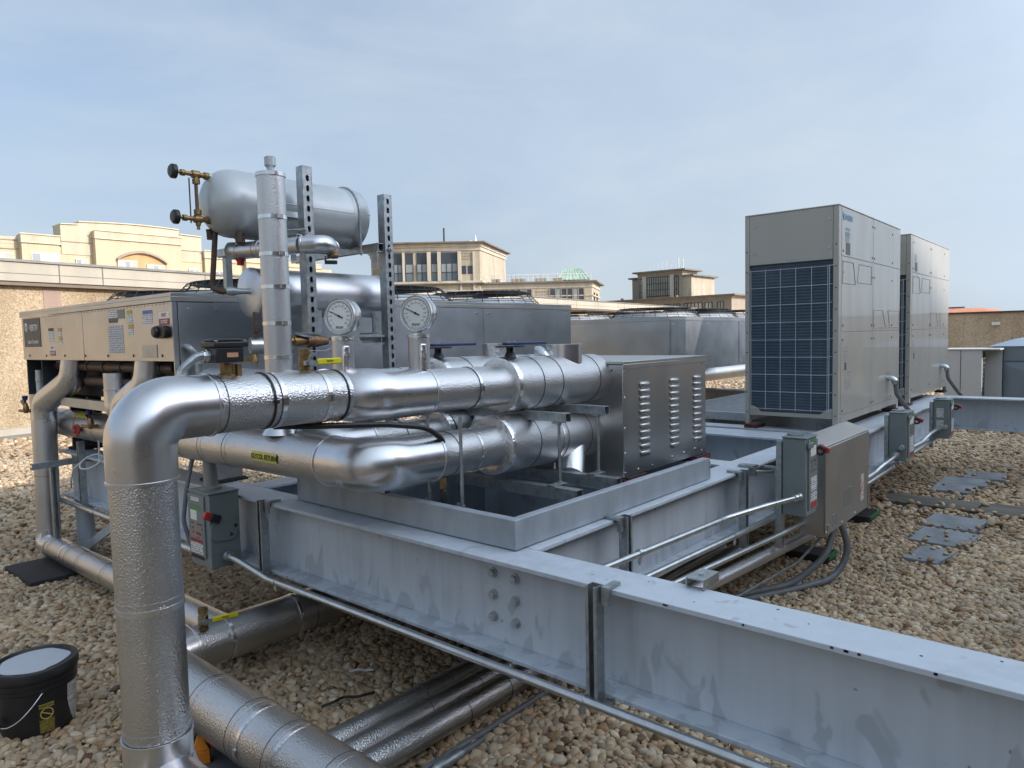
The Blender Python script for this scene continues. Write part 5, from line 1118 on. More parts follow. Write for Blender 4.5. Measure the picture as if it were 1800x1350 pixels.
# gable wall with curved top
zs = [(18.6, 10.70), (19.75, 10.76), (19.80, 10.95)] + [(19.8 + 7.6 * k / 16, 10.95 + .24 * math.sin(math.pi * (k / 16 * .62 + .06))) for k in range(1, 17)]
zs = [(18.6, 10.68), (19.78, 10.76), (19.82, 10.96)] + [(19.82 + 7.5 * k / 16, 10.96 + .19 * math.sin(math.pi * k / 16 * .80)) for k in range(1, 17)] + [(27.34, 10.72), (29.2, 10.66)]
MB().prism([(18.6, YB0 - .05, 8.5)] + [(x, YB0 - .05, z) for x, z in zs] + [(29.2, YB0 - .05, 8.5)], (0, 1.6, 0)).build('gable_wall', STUC, bl)
m = MB()
for (xa, za), (xb, zb) in zip(zs, zs[1:]):
    if xb - xa > .1: m.prism([(xa, YB0 - .16, za), (xb, YB0 - .16, zb), (xb, YB0 - .16, zb + .07), (xa, YB0 - .16, za + .07)], (0, 1.9, 0))
m.build('gable_coping', TRIM, bl)
# bays
for x0, x1, zt, d in ((-2, 8, 9.55, .5), (8.6, 12.6, 9.66, .8), (15.9, 18.3, 9.66, .7), (20.7, 27.2, 10.36, .65), (29.3, 31.0, 9.5, .35), (33.0, 36.0, 9.35, .5)):
    br = fb_(x0, x1, 6, zt - .55, d, BRK, 'bay'); MB().box(x0 - .04, x1 + .04, YB0 - d - .06, YB0 + .2, zt - .547, zt).build('bay_parapet', STUC, br)
    m = course(x0 - .1, x1 + .1, zt, d + .06, .07, .08); course_ = m.box(x0 - .06, x1 + .06, YB0 - d - .12, YB0 - d - .058, zt - .60, zt - .52); m.build('cornice', TRIM, br)
m = MB()
for z in (9.25, 8.62): m.box(-12, 18.55, YB0 - .07, YB0 - .001, z, z + .06)
for z in (9.28, 8.62): m.box(29.3, 41.2, YB0 - .07, YB0 - .001, z, z + .06)
m.box(18.6, 29.2, YB0 - .10, YB0 - .052, 9.42, 9.48); m.build('string_course', STONE3, bl)
def win(par, x0, x1, z0, z1, d, panes, mt=None):
    f = MB(); f.box(x0, x1, YB0 - d - .05, YB0 - d - .004, z0, z1).build
    f2 = MB(); f2.box(x0, x1, YB0 - d - .06, YB0 - d - .005, z1 - .06, z1); f2.box(x0, x1, YB0 - d - .06, YB0 - d - .005, z0, z0 + .06)
    n = len(panes)
    for k in range(n + 1): xx = x0 + (x1 - x0) * k / n; f2.box(max(x0, xx - .035), min(x1, xx + .035), YB0 - d - .06, YB0 - d - .005, z0 + .061, z1 - .061)
    w = f2.build('window', VINYL, par)
    for k, p in enumerate(panes):
        a = x0 + (x1 - x0) * k / n; MB().box(a + .036, a + (x1 - x0) / n - .036, YB0 - d - .03, YB0 - d - .006, z0 + .061, z1 - .061).build('pane', [GLASSM, VINYL, GLASSL][p], w)
win(bl, 13.9, 15.55, 7.2, 8.32, 0, (0, 2)); win(bl, 12.7, 13.6, 7.2, 8.32, 0, (0, 2)); win(bl, 16.45, 18.2, 7.2, 8.4, .7, (0, 1, 1)); win(bl, 19.5, 20.3, 7.2, 8.2, 0.05, (0, 2)); win(bl, 22.2, 23.6, 7.0, 8.22, .72, (2, 0, 2)); win(bl, 24.35, 25.75, 7.0, 8.02, .72, (2, 0, 2))
win(bl, 28.0, 28.9, 7.0, 7.95, .05, (0, 2)); win(bl, 30.0, 31.0, 7.0, 7.85, .35, (0, 0)); win(bl, 34, 35.5, 7, 7.9, .5, (0, 2))
ar = [(22.15 + 3.75 * k / 14, 8.20 - .10 * k / 14 + .70 * math.sin(math.pi * k / 14) ** .8) for k in range(15)]
MB().prism([(22.15, YB0 - .70, 6.9)] + [(x, YB0 - .70, z) for x, z in ar] + [(25.9, YB0 - .70, 6.9)], (0, .04, 0)).build('arch_panel', PEACH, bl)
m = MB()
for (xa, za), (xb, zb) in zip(ar, ar[1:]):
    m.prism([(xa, YB0 - .95, za), (xb, YB0 - .95, zb), (xb, YB0 - .95, zb + .10), (xa, YB0 - .95, za + .10)], (0, .29, 0)); m.prism([(xa, YB0 - .85, za + .103), (xb, YB0 - .85, zb + .103), (xb, YB0 - .85, zb + .2), (xa, YB0 - .85, za + .2)], (0, .19, 0))
m.build('arch_moulding', STONE3, bl)
MB().box(41.3, 43.0, YB0 + 1, YB0 + 12, 0, 8.75).build('end_wing', STUC, bl); MB().box(43.0, 44.6, YB0 + 2, YB0 + 12, 0, 8.3).build('end_wing', STUC, bl)
# ------------------------------------------------------------------ office building with canted glass corner (middle)
bo = thing('office_building', 'buff stone office block with a canted dark glass corner and a terrace', 'building', (51, 52, 0))
E_, C0, C1, C2 = (48.2, 61.2), (46.06, 54.95), (47.34, 53.47), (51.62, 48.5)
D_ = (60.6, 53.0); Fp = [E_, C0, C1, C2, D_, (58, 62)]
def pris(fp, z0, z1, grow=0):
    c = V((sum(p[0] for p in fp) / len(fp), sum(p[1] for p in fp) / len(fp))); q = [V(p) + (V(p) - c).normalized() * grow for p in fp]
    return MB().prism([(p.x, p.y, z0) for p in q], (0, 0, z1 - z0))
pris(Fp, 0, 10.2).build('stone_body', LIME, bo); pris(Fp, 10.203, 10.55, .12).build('frieze', LIMEP, bo); pris(Fp, 10.553, 10.9, .25).build('frieze', LIMEP, bo); pris(Fp, 10.903, 11.04, .75).build('cornice', CORN, bo)
pris(Fp, 7.03, 7.22, .35).build('sill_course', LIMEP, bo); pris(Fp, 6.93, 7.028, .5).build('sill_course', CORN, bo); pris(Fp, 6.2, 6.3, .2).build('string_course', LIMEP, bo)
k = 6.6 / 117.
def fwin(P, Q, u0, u1, z0=7.30, z1=10.05, cols=3):
    w = MB().seg(P, Q, u0, u1, z0, z1, .01, .06).build('window', GLASS, bo)
    m = MB(); m.seg(P, Q, u0, u1, z0, z0 + 1.62, .061, .075); o = m.build('lower_panes', GLASSM, w)
    m = MB()
    for i in range(cols + 1): uu = u0 + (u1 - u0) * i / cols; m.seg(P, Q, uu - .03, uu + .03, z0, z0 + 1.62, .076, .11)
    m.seg(P, Q, u0, u1, z0 + .78, z0 + .84, .076, .11); m.build('mullions', DARKM, w)
    MB().seg(P, Q, u0, u1, z0, z0 + .77, .0755, .0759).build('spandrel', M('blue grey spandrel', (.12, .15, .17), .3), w)
U = lambda px: (px - 725) * k
fwin(C1, C2, U(773.5), U(802)); fwin(C1, C2, U(756), U(767), cols=1); fwin(C1, C2, U(731), U(749), cols=2)
LC = (V(C1) - V(C0)).length; fwin(C0, C1, LC * .60, LC * .99, cols=1); fwin(C0, C1, LC * .02, LC * .42, cols=2)
LE = (V(C0) - V(E_)).length
fwin(E_, C0, LE * .62, LE * .80, cols=1); fwin(E_, C0, LE * .84, LE * .97, cols=1)
for a, b in ((749.5, 755.5), (767.5, 773), (803, 808)): MB().seg(C1, C2, U(a), U(b), 7.23, 10.1, .0, .35).build('pilaster', LIMEP, bo)
for a, b in ((.46, .56),): MB().seg(C0, C1, LC * a, LC * b, 7.23, 10.1, 0, .3).build('pilaster', LIMEP, bo)
for a, b in ((.8, .84), (.97, .998)): MB().seg(E_, C0, LE * a, LE * b, 7.23, 10.1, 0, .3).build('pilaster', LIMEP, bo)
cv = MB()
for z in (9.3, 6.35, 4.9):
    for i in range(4):
        for j in range(3):
            u0 = U(810.5) + i * .26; cv.seg(C1, C2, u0, u0 + .13, z + j * .28, z + j * .28 + .13, -.01, .03)
cv.build('carved_panel', LIMED, bo)
MB().seg(C1, C2, U(809), U(817), 7.9, 8.7, .005, .03).seg(C1, C2, U(820), U(828), 7.9, 8.7, .005, .03).build('window', GLASS, bo)
MB().seg(C1, C2, U(806), U(809), 3, 10.1, 0, .14).seg(C1, C2, U(829), U(832), 3, 10.1, 0, .14).build('pilaster', LIMEP, bo)
cv = MB()
for j in range(3):
    cv.seg(E_, C0, LE * .1, LE * .5, 7.3 + j * .95, 8.05 + j * .95, -.01, .04)
cv.build('carved_panel', LIMED, bo)
m = MB(); m.cyl((50.2, 52, 11.04), (50.2, 52, 12.6), .09, n=8); m.build('roof_pole', DARKM, bo)
m = MB()
for i in range(5): m.cyl((52.6 + i * .25, 50.0 + i * .2, 11.04), (52.6 + i * .25, 50.0 + i * .2, 11.5 + .25 * (i % 3)), .05, n=6)
m.box(52.0, 53.6, 50.2, 51, 11.04, 11.35).build('roof_gear', VINYL, bo)
# wing with terrace
G1 = (58.63, 40.01); d1 = (V(G1) - V(C2)); n1 = V((-d1.y, d1.x)).normalized(); n1 = -n1 if n1.dot(V((1, 1))) < 0 else n1
Wf = [tuple(V(C2) + d1 * .0 + n1 * .3), tuple(V(G1) + n1 * .3), tuple(V(G1) + n1 * .3 + V((6.0, 3.1))), tuple(V(C2) + n1 * 10)]
wg = pris(Wf, 0, 6.35); wg.build('wing_wall', LIME, bo); pris(Wf, 6.353, 6.85, .1).build('wing_frieze', LIMEP, bo); pris(Wf, 6.853, 7.0, .6).build('wing_cornice', CORN, bo); pris(Wf, 5.5, 5.6, .12).build('wing_course', LIMEP, bo)
LW = (V(Wf[1]) - V(Wf[0])).length
for a, b in ((.02, .46), (.62, .93)):
    w = MB().seg(Wf[0], Wf[1], LW * a, LW * b, 4.0, 6.25, .005, .05).build('window', GLASS, bo); m = MB()
    nn = 9 if b < .5 else 6
    for i in range(nn + 1): uu = LW * (a + (b - a) * i / nn); m.seg(Wf[0], Wf[1], uu - .05, uu + .05, 4.0, 6.25, .051, .1)
    m.seg(Wf[0], Wf[1], LW * a, LW * b, 5.0, 5.1, .051, .09); m.build('mullions', LIMED, w)
    q = MB()
    for i in range(nn):
        if (i * 7 + int(a * 100)) % 3 == 0: uu = LW * (a + (b - a) * (i + .15) / nn); q.seg(Wf[0], Wf[1], uu, uu + LW * (b - a) / nn * .7, 5.12, 6.2, .052, .056)
    q.build('blind', GLASSL, w)
cv = MB()
for i in range(4):
    for j in range(5): uu = LW * .495 + i * .3; cv.seg(Wf[0], Wf[1], uu, uu + .15, 4.6 + j * .33, 4.75 + j * .33, -.01, .03)
cv.build('carved_panel', LIMED, bo)
m = MB(); P, Q = Wf[0], Wf[1]
for i in range(24): m.seg(P, Q, LW * i / 23 - .02, LW * i / 23 + .02, 7.0, 7.75, -.55, -.51)
m.seg(P, Q, 0, LW, 7.72, 7.78, -.56, -.50).seg(P, Q, 0, LW, 7.38, 7.41, -.55, -.51); m.build('terrace_rail', VINYL, bo)
m = MB()
for u in (.1, .13, .28, .32, .36, .5, .55, .66, .7): m.seg(P, Q, LW * u, LW * u + .5, 7.0, 7.45, -1.6, -1.2); m.seg(P, Q, LW * u - .1, LW * u - .05, 7.0, 7.8, -1.5, -1.42)
m.build('terrace_chair', STONE3, bo)
RS = V(Wf[2]) - V(Wf[1]); LR = RS.length
MB().seg(Wf[1], Wf[2], LR * .2, LR * .35, 4.3, 5.9, .005, .05).seg(Wf[1], Wf[2], LR * .55, LR * .7, 4.3, 5.9, .005, .05).build('window', GLASS, bo)
# green roofed pavilion behind the terrace
pv = thing('green_roof_pavilion', 'little pavilion with a pale green copper roof above the terrace of the stone office block', 'building', (64, 48, 0))
pc = V((65.2, 47.2)); e1 = V((.653, -.757)); e2 = V((.757, .653))
def quad(w, d, z): return [tuple((pc + e1 * a * w + e2 * b * d).to_3d() + V((0, 0, z))) for a, b in ((-1, -1), (1, -1), (1, 1), (-1, 1))]
MB().hexa(quad(1.25, 1.6, 0) + quad(1.25, 1.6, 7.7)).build('pavilion_wall', LIMEP, pv); MB().hexa(quad(1.75, 2.1, 7.68) + quad(.85, 1.0, 8.95)).build('copper_roof', PATINA, pv)
m = MB()
for i in range(9):
    f = -1 + 2 * i / 8; m.tube([tuple((pc + e1 * f * 1.75 - e2 * 2.1).to_3d() + V((0, 0, 7.7))), tuple((pc + e1 * f * .85 - e2 * 1.0).to_3d() + V((0, 0, 8.97)))], .035, 5)
m.build('roof_seam', PATINA, pv)
# ------------------------------------------------------------------ right stone building
br = thing('stone_building', 'brownish stone office building with a wide glazed bay, right of the green roof', 'building', (85, 45, 0))
MB().box(82.95, 86.9, 42.8, 49.3, 0, 9.3).build('stone_body', STONE3, br); MB().box(84.2, 87, 49.303, 50.9, 0, 8.9).build('stone_body', STONE3, br)
MB().box(82.9, 86.95, 42.75, 49.35, 9.303, 9.52).build('frieze', LIME, br); MB().box(82.4, 87.5, 42.2, 49.8, 9.523, 9.72).build('cornice', CORN, br); MB().box(83.8, 87.4, 49.81, 51.3, 8.95, 9.15).build('cornice', CORN, br)
MB().box(83.0, 89.6, 41.6, 42.79, 0, 8.75).build('right_wing', LIME, br)
MB().box(82.8, 90.0, 41.2, 42.78, 8.753, 8.95).build('cornice', CORN, br)
def glz(x, y0, y1, z0, z1, n, par, rows=3):
    w = MB().box(x - .06, x - .004, y0, y1, z0, z1).build('window', GLASSL, par); m = MB()
    for i in range(n + 1): yy = y0 + (y1 - y0) * i / n; m.box(x - .12, x - .061, yy - .035, yy + .035, z0, z1)
    for j in range(rows + 1): zz = z0 + (z1 - z0) * j / rows; m.box(x - .115, x - .062, y0, y1, zz - .03, zz + .03)
    m.build('mullions', DARKM, w); MB().box(x - .0615, x - .0605, y0, y1, z0, z0 + .5).build('spandrel', STONE3, w)
glz(82.95, 44.55, 47.85, 6.45, 8.9, 10, br); glz(82.95, 48.55, 49.05, 6.2, 8.8, 2, br); glz(82.95, 43.35, 43.85, 6.3, 8.9, 2, br)
for y0, y1 in ((47.95, 48.5), (43.95, 44.5)): MB().box(82.75, 82.948, y0, y1, 6.1, 9.1).build('pilaster', LIMEP, br)
MB().box(80.4, 90, 35.2, 53.4, 0, 5.65).build('lower_block', STONE3, br); MB().box(80.35, 90.1, 35.1, 53.5, 5.653, 5.85).build('frieze', LIME, br); MB().box(79.9, 90.5, 34.6, 54, 5.853, 6.05).build('cornice', CORN, br)
for y0, y1, n in ((36.2, 36.9, 2), (37.6, 38.5, 2), (38.9, 41.3, 5), (41.8, 42.7, 2), (43.1, 43.9, 2), (44.6, 45.5, 2)): glz(80.4, y0, y1, 3.0, 5.2, n, br, 2)
m = MB()
for y, h, r in ((45.0, 1.0, .03), (45.6, 1.3, .03), (46.2, 1.2, .03), (44.3, 1.1, .04), (43.9, 1.5, .07), (43.3, 1.45, .07), (43.6, .5, .05), (44.6, .4, .05), (46.8, .9, .02), (48.2, .7, .02), (47.5, .8, .02)): m.cyl((84, y, 9.72), (84, y, 9.72 + h), r, n=6)
m.build('roof_antenna', VINYL, br)
m = MB()
for y, z in ((50.3, 6.05), (42.4, 6.05)): m.box(80.6, 81, y, y + .2, z, z + .25)
m.build('roof_vent', M('faded red vent', (.35, .12, .09), .6), br)
# red roof strip at the right
bt = thing('tiled_building', 'distant low building with a terracotta coloured roof above the right wall', 'building', (62, 8, 0))
MB().box(60, 70, 7.7, 10.6, 0, 2.60).build('building_wall', LIME, bt); MB().hexa([(59.5, 7.4, 2.603), (70.5, 7.4, 2.603), (70.5, 10.9, 2.603), (59.5, 10.9, 2.603), (60.5, 7.9, 2.92), (69, 7.9, 2.92), (69, 10.5, 2.92), (60.5, 10.5, 2.92)]).build('tiled_roof', TERRA, bt)
m = MB(); m.box(61, 61.4, 9.0, 10.0, 2.92, 3.05).build('chimney', CORN, bt)
# tall neighbour behind the viewer: it casts the shade over this part of the roof
nb = thing('neighbour_building', 'tall plain concrete building behind the viewer, outside the picture, shading the roof', 'building', (30, -40, 0))
ca, sa = .876, -.48
q = [(7.9, -31.7), (6.6 + 26 * ca, -31 + 26 * sa), (6.6 + 26 * ca - 15 * .48, -31 + 26 * sa - 15 * .876), (7.9 - 15 * .48, -31.7 - 15 * .876)]
MB().prism([(x, y, 0) for x, y in q], (0, 0, 25)).build('concrete_shaft', stone('grey concrete', (.34, .33, .31)), nb)
m = MB()
for i in range(5):
    for j in range(6): m.seg(q[1], q[0], 2 + i * 4.4, 4.6 + i * 4.4, 2.4 + j * 3.7, 4.6 + j * 3.7, .005, .05)
m.build('window', GLASS, nb)
pw_ = thing('blocker', 'unseen dark brick penthouse behind the viewer, outside the picture', 'building', (4, -7, 0))  # unseen block, added so the metal reflects something dark
MB().box(-6, 15, -9, -4.6, 0, 4.2).build('brick_wall', stone('dark brown brick', (.19, .16, .135), (.22, .075)), pw_); MB().box(-6.1, 15.1, -9.1, -4.5, 4.203, 4.3).build('coping', COPE, pw_)
m = MB()
for x in (-3, 2, 9): m.box(x, x + 1.0, -4.6, -4.57, .1, 2.2)
m.build('door', DARKM, pw_)
# ------------------------------------------------------------------ outdoor units at the far right
t = thing('outdoor_unit', 'pale grey outdoor unit with two dark slatted grilles beside the metal hood', 'outdoor unit', (14.8, 2, 0))
MB().box(14.46, 14.86, 1.86, 2.42, .12, 1.19).build('casing', M('pale grey casing', (.52, .53, .52), .5, 0, .05, 2), t, bevel=.006); MB().box(14.44, 15.1, 1.60, 2.44, 1.191, 1.215).build('top_panel', M('pale grey top', (.6, .62, .62), .5), t); MB().box(14.868, 15.06, 1.62, 2.40, .12, 1.19).build('casing', M('pale grey casing', (.50, .51, .50), .5, 0, .05, 2), t)
MB().box(14.455, 14.459, 2.17, 2.178, .12, 1.19).build('panel_gap', DARKM, t)
for y in (1.875, 1.64):
    x0 = 14.52 if y > 1.8 else 14.9
    w = MB().box(x0, x0 + .26, y - .016 if y > 1.8 else y - .024, y - .016 + .002, .2, 1.16); gq = w.build('grille', DARKM, t); m = MB()
    for j in range(12): z = .24 + j * .08; m.box(x0, x0 + .26, y - .025, y - .0195, z, z + .012) if y > 1.8 else m.box(x0, x0 + .26, y - .03, y - .0245, z, z + .012)
    m.build('slat', M('grey slat', (.25, .26, .26), .5), gq)
MB().box(14.5, 15.0, 1.65, 2.4, 0, .118).build('plinth', GRYP, t)
t = thing('metal_hood', 'blue grey sheet metal air hood with folded panels at the far right edge', 'air hood', (15.3, 1.0, 0))
HM = M('blue grey sheet', (.25, .30, .35), .45, .7, .1, 1.5, .06, lf=.01)
MB().box(15.0, 17, -.6, 1.75, .05, .98).build('hood_body', HM, t, bevel=.004); MB().hexa([(14.98, -.62, .985), (17, -.62, .985), (17, 1.77, .985), (14.98, 1.77, .985), (14.98, -.62, 1.24), (17, -.62, 1.24), (17, 1.77, 1.24), (14.98, 1.77, 1.24)]).build('hood_band', HM, t, bevel=.003)
MB().hexa([(14.9, -.68, 1.243), (17.1, -.68, 1.243), (17.1, 1.83, 1.243), (14.9, 1.83, 1.243), (15.3, -.3, 1.36), (16.8, -.3, 1.36), (16.8, 1.5, 1.36), (15.3, 1.5, 1.36)]).build('hood_lid', M('pale blue sheet', (.36, .44, .53), .4, .6, .1, 2), t)
m = MB(); cc = [(14.999, 1.70, .14), (14.999, -.55, .14), (14.999, -.55, .95), (14.999, 1.70, .95)]; ap = V((14.96, .55, .55))
for a, b in zip(cc, cc[1:] + cc[:1]):
    f = m._f([m.bm.verts.new(a), m.bm.verts.new(b), m.bm.verts.new(ap)])
m.build('folded_panel', HM, t); MB().box(14.97, 14.998, -.6, 1.75, .06, .13).build('base_rail', HM, t)
# ------------------------------------------------------------------ pebbles (real stones, instanced near, bigger spacing far)
pm, nt, b = new_mat('river pebble'); oi = node(nt, 'ShaderNodeObjectInfo'); vec = mapped(nt)
c = ramp(nt, oi.outputs['Random'], PEB)
n1_ = noise(nt, vec, 45, 4, .6)
mx = node(nt, 'ShaderNodeMix', data_type='RGBA', blend_type='MULTIPLY'); mx.inputs[0].default_value = .8; link(nt, c, mx.inputs[6]); link(nt, ramp(nt, n1_, [(.3, (.70, .65, .60)), (.65, (1.0, .98, .95))]), mx.inputs[7]); link(nt, mx.outputs[2], b.inputs['Base Color'])
lc = noise(nt, oi.outputs['Location'], .9, 4, .6); m2 = node(nt, 'ShaderNodeMix', data_type='RGBA', blend_type='MULTIPLY'); m2.inputs[0].default_value = 1
link(nt, mx.outputs[2], m2.inputs[6]); link(nt, ramp(nt, lc, [(.34, (.70, .68, .66)), (.6, (1.02, 1.0, .98))]), m2.inputs[7]); link(nt, m2.outputs[2], b.inputs['Base Color'])
b.inputs['Roughness'].default_value = .7; bump(nt, b, noise(nt, vec, 160, 3), .25, .001)
pc_ = bpy.data.collections.new('pebble_shapes')
for k in range(8):
    bm = bmesh.new(); bmesh.ops.create_icosphere(bm, subdivisions=2, radius=1)
    sx, sy, sz = 1, random.uniform(.62, .9), random.uniform(.42, .68); ph = [random.uniform(0, 6) for _ in range(6)]
    for vv in bm.verts:
        p = vv.co.copy(); f = 1 + .13 * math.sin(2.1 * p.x + ph[0]) * math.cos(1.7 * p.y + ph[1]) + .11 * math.sin(2.6 * p.z + ph[2] + 1.3 * p.x) + .06 * math.sin(4.3 * p.y + ph[3])
        vv.co = V((p.x * sx * f, p.y * sy * f, p.z * sz * f))
    me = bpy.data.meshes.new('pebble'); bm.to_mesh(me); bm.free(); me.polygons.foreach_set('use_smooth', [True] * len(me.polygons)); me.materials.append(pm)
    pc_.objects.link(bpy.data.objects.new('pebble', me))
def scatter(spacing, rmin, rmax, size, layers=1):
    n = int(2 * rmax / spacing); gx = (np.arange(n) - n / 2) * spacing; X, Y = np.meshgrid(gx, gx); X, Y = X.ravel(), Y.ravel()
    out = []
    for l in range(layers):
        x = X + rng.uniform(-.55, .55, X.size) * spacing; y = Y + rng.uniform(-.55, .55, X.size) * spacing
        r = np.hypot(x, y); a = np.degrees(np.arctan2(y, x)) - 40.8
        ok = (r > rmin) & (r < rmax) & (np.abs(a) < 44 + 12 / np.maximum(r, .8))
        ok &= (y - 14.2 - .155 * x) < -.2
        for (nx_, (px_, py_), pa, pb, prr) in PV:      # keep the slabs mostly clear
            dx, dy = x - px_, y - py_; ok &= ~((np.abs(dx) < pa + .012 + .03 * rng.uniform(-1, 1, x.size)) & (np.abs(dy) < pb + .012 + .03 * rng.uniform(-1, 1, x.size)) & (rng.uniform(0, 1, x.size) > .012))
        ok &= ~((x > 7.02) & (x < 7.4) & (y > -.3) & (y < 1.65) & (rng.uniform(0, 1, x.size) > .01))
        x, y = x[ok], y[ok]; on = np.zeros(x.size)
        for (nx_, (px_, py_), pa, pb, prr) in PV: on = np.where((np.abs(x - px_) < pa) & (np.abs(y - py_) < pb), .043, on)
        on = np.where((x > 7.0) & (x < 7.4) & (y > -.3) & (y < 1.7), .042, on)
        s_ = size * np.clip(np.exp(rng.normal(0, .30, x.size)), .5, 1.65); z = on + s_ * .42 + (l * .35 + rng.uniform(0, .5, x.size)) * size * (on == 0)
        out.append(np.stack([x, y, z, s_], 1))
    return np.concatenate(out)
pts = np.concatenate([scatter(.0258, .6, 6.5, .0166, 2), scatter(.038, 6.5, 12.5, .0225, 1), scatter(.075, 12.5, 24, .04, 1)])
N = len(pts); me = bpy.data.meshes.new('gravel'); me.vertices.add(N); me.vertices.foreach_set('co', pts[:, :3].astype(np.float32).ravel())
a = me.attributes.new('scl', 'FLOAT', 'POINT'); a.data.foreach_set('value', pts[:, 3].astype(np.float32))
rot = np.stack([rng.normal(0, .38, N), rng.normal(0, .38, N), rng.uniform(0, 6.28, N)], 1).astype(np.float32)
a = me.attributes.new('rot', 'FLOAT_VECTOR', 'POINT'); a.data.foreach_set('vector', rot.ravel())
a = me.attributes.new('idx', 'INT', 'POINT'); a.data.foreach_set('value', rng.integers(0, 8, N).astype(np.int32))
gv = bpy.data.objects.new('gravel', me); COL.objects.link(gv); gv['kind'] = 'stuff'; gv['label'] = 'tan and brown river pebbles covering the flat roof'; gv['category'] = 'gravel'
ng = bpy.data.node_groups.new('pebbles', 'GeometryNodeTree'); ng.interface.new_socket('Geometry', in_out='INPUT', socket_type='NodeSocketGeometry'); ng.interface.new_socket('Geometry', in_out='OUTPUT', socket_type='NodeSocketGeometry')
gi, go = ng.nodes.new('NodeGroupInput'), ng.nodes.new('NodeGroupOutput'); ip = ng.nodes.new('GeometryNodeInstanceOnPoints'); ci = ng.nodes.new('GeometryNodeCollectionInfo')
ci.inputs['Collection'].default_value = pc_; ci.inputs['Separate Children'].default_value = True; ci.inputs['Reset Children'].default_value = True
def attr(nm, ty): n = ng.nodes.new('GeometryNodeInputNamedAttribute'); n.data_type = ty; n.inputs['Name'].default_value = nm; return n.outputs[0]
er = ng.nodes.new('FunctionNodeEulerToRotation'); ng.links.new(attr('rot', 'FLOAT_VECTOR'), er.inputs[0])
ip.inputs['Pick Instance'].default_value = True
ng.links.new(gi.outputs[0], ip.inputs['Points']); ng.links.new(ci.outputs[0], ip.inputs['Instance']); ng.links.new(attr('idx', 'INT'), ip.inputs['Instance Index']); ng.links.new(er.outputs[0], ip.inputs['Rotation']); ng.links.new(attr('scl', 'FLOAT'), ip.inputs['Scale']); ng.links.new(ip.outputs[0], go.inputs[0])
gv.modifiers.new('pebbles', 'NODES').node_group = ng
print('pebbles', N)
# ------------------------------------------------------------------ sky and sun
EL, sd = math.radians(28), V((.30, -.95)).normalized(); AZ = math.atan2(sd.x, sd.y)
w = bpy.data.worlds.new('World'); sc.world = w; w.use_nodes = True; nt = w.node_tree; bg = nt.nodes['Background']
sky = node(nt, 'ShaderNodeTexSky', sky_type='NISHITA'); sky.sun_disc = False; sky.sun_elevation = EL; sky.sun_rotation = AZ; sky.air_density = 1.0; sky.dust_density = .7; sky.ozone_density = 1.2; sky.altitude = 80
tc = node(nt, 'ShaderNodeTexCoord')
mp = node(nt, 'ShaderNodeMapping'); mp.inputs['Scale'].default_value = (1.0, 1.5, 2.6); mp.inputs['Rotation'].default_value = (.35, .2, .6); link(nt, tc.outputs['Generated'], mp.inputs[0])
n_ = noise(nt, mp.outputs[0], 1.5, 6, .55, .25)
# haze is thicker towards the sun's side of the sky, with faint thin cirrus in it
dt = node(nt, 'ShaderNodeVectorMath', operation='DOT_PRODUCT'); link(nt, tc.outputs['Generated'], dt.inputs[0]); dt.inputs[1].default_value = (sd.x, sd.y, -.15)
mr = node(nt, 'ShaderNodeMapRange'); mr.inputs[1].default_value = -.95; mr.inputs[2].default_value = .35; mr.inputs[3].default_value = .28; mr.inputs[4].default_value = 1.0; link(nt, dt.outputs['Value'], mr.inputs[0])
mn = node(nt, 'ShaderNodeMapRange'); mn.inputs[1].default_value = .3; mn.inputs[2].default_value = .7; mn.inputs[3].default_value = -.13; mn.inputs[4].default_value = .2; link(nt, n_, mn.inputs[0])
mu = node(nt, 'ShaderNodeMath', operation='ADD', use_clamp=True); link(nt, mr.outputs[0], mu.inputs[0]); link(nt, mn.outputs[0], mu.inputs[1])
tn = node(nt, 'ShaderNodeMix', data_type='RGBA', blend_type='MULTIPLY'); tn.inputs[0].default_value = 1; link(nt, sky.outputs[0], tn.inputs[6]); tn.inputs[7].default_value = (.90, .86, .84, 1)
sz = node(nt, 'ShaderNodeSeparateXYZ'); link(nt, tc.outputs['Generated'], sz.inputs[0])
hz = ramp(nt, sz.outputs[2], [(0, (.46, .45, .48)), (.12, (.56, .56, .60)), (.3, (.86, .86, .87)), (.5, (1, 1, 1))])
t2 = node(nt, 'ShaderNodeMix', data_type='RGBA', blend_type='MULTIPLY'); t2.inputs[0].default_value = 1; link(nt, tn.outputs[2], t2.inputs[6]); link(nt, hz, t2.inputs[7])
mx = node(nt, 'ShaderNodeMix', data_type='RGBA', blend_type='LIGHTEN'); link(nt, mu.outputs[0], mx.inputs[0]); link(nt, t2.outputs[2], mx.inputs[6])
mx.inputs[7].default_value = (2.85, 3.4, 4.1, 1)
cl = node(nt, 'ShaderNodeMapping'); cl.inputs['Scale'].default_value = (.9, 2.6, 5.5); cl.inputs['Rotation'].default_value = (.5, .15, .95); link(nt, tc.outputs['Generated'], cl.inputs[0])
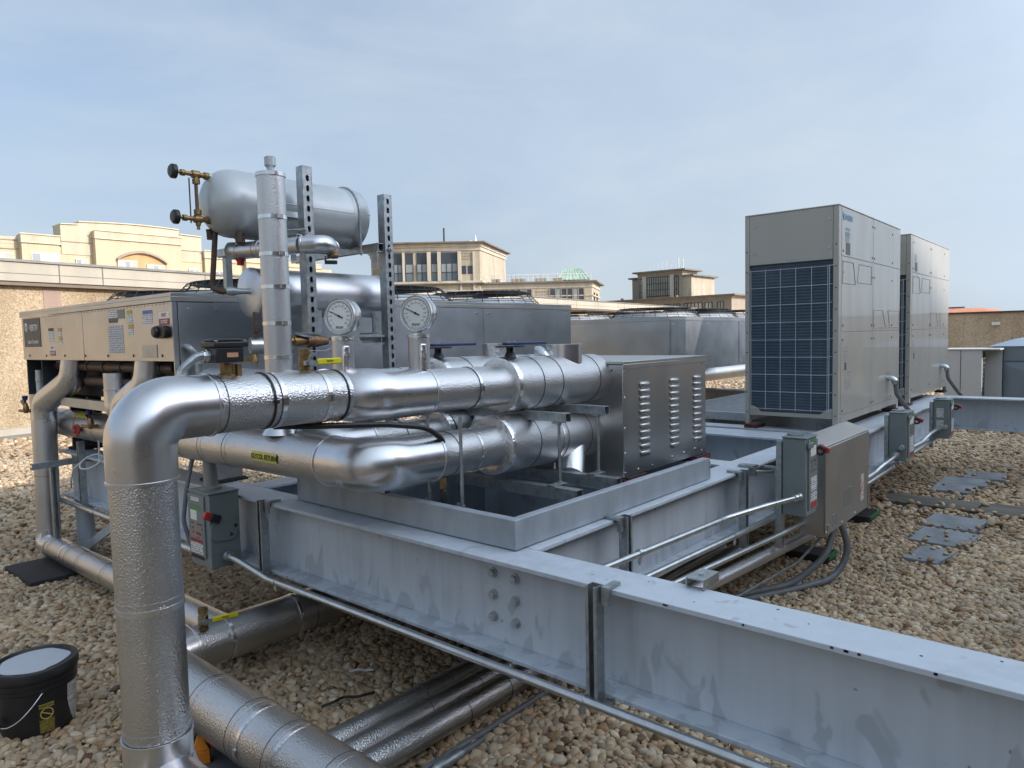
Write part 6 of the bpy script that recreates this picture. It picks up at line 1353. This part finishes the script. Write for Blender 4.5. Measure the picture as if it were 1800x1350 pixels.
cn = ramp(nt, noise(nt, cl.outputs[0], 1.25, 7, .58, .5), [(.42, (0, 0, 0)), (.74, (.38, .38, .38))])
m3 = node(nt, 'ShaderNodeMix', data_type='RGBA'); link(nt, cn, m3.inputs[0]); link(nt, mx.outputs[2], m3.inputs[6]); m3.inputs[7].default_value = (3.5, 3.9, 4.1, 1)
# hazy aureole round the sun, boosted behind the viewer as added fill light
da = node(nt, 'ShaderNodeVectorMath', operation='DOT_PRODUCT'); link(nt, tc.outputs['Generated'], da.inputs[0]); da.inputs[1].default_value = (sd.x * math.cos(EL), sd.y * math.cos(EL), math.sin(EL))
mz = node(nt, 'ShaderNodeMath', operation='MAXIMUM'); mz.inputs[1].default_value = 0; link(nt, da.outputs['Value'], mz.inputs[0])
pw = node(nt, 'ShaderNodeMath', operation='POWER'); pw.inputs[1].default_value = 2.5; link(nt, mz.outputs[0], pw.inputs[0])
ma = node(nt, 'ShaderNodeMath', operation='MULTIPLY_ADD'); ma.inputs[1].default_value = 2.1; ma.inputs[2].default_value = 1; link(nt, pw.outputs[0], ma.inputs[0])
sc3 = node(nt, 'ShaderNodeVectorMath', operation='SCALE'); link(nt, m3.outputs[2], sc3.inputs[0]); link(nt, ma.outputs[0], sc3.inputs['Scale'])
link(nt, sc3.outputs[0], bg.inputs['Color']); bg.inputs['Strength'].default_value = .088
sl = bpy.data.lights.new('sun', 'SUN'); sl.energy = 1.9; sl.angle = math.radians(.6); sl.color = (1, .93, .85)
so = bpy.data.objects.new('sun', sl); COL.objects.link(so)
sv = V((sd.x * math.cos(EL), sd.y * math.cos(EL), math.sin(EL))); so.rotation_euler = sv.to_track_quat('Z', 'Y').to_euler(); so.location = sv * 60
sc.view_settings.view_transform = 'Standard'; sc.view_settings.look = 'None'; sc.view_settings.exposure = 1.24; sc.view_settings.gamma = 1
sc.render.engine = 'CYCLES'; sc.cycles.use_denoising = True; sc.cycles.max_bounces = 7; sc.cycles.diffuse_bounces = 3; sc.cycles.glossy_bounces = 5; sc.cycles.caustics_reflective = False; sc.cycles.caustics_refractive = False; sc.cycles.sample_clamp_indirect = 6
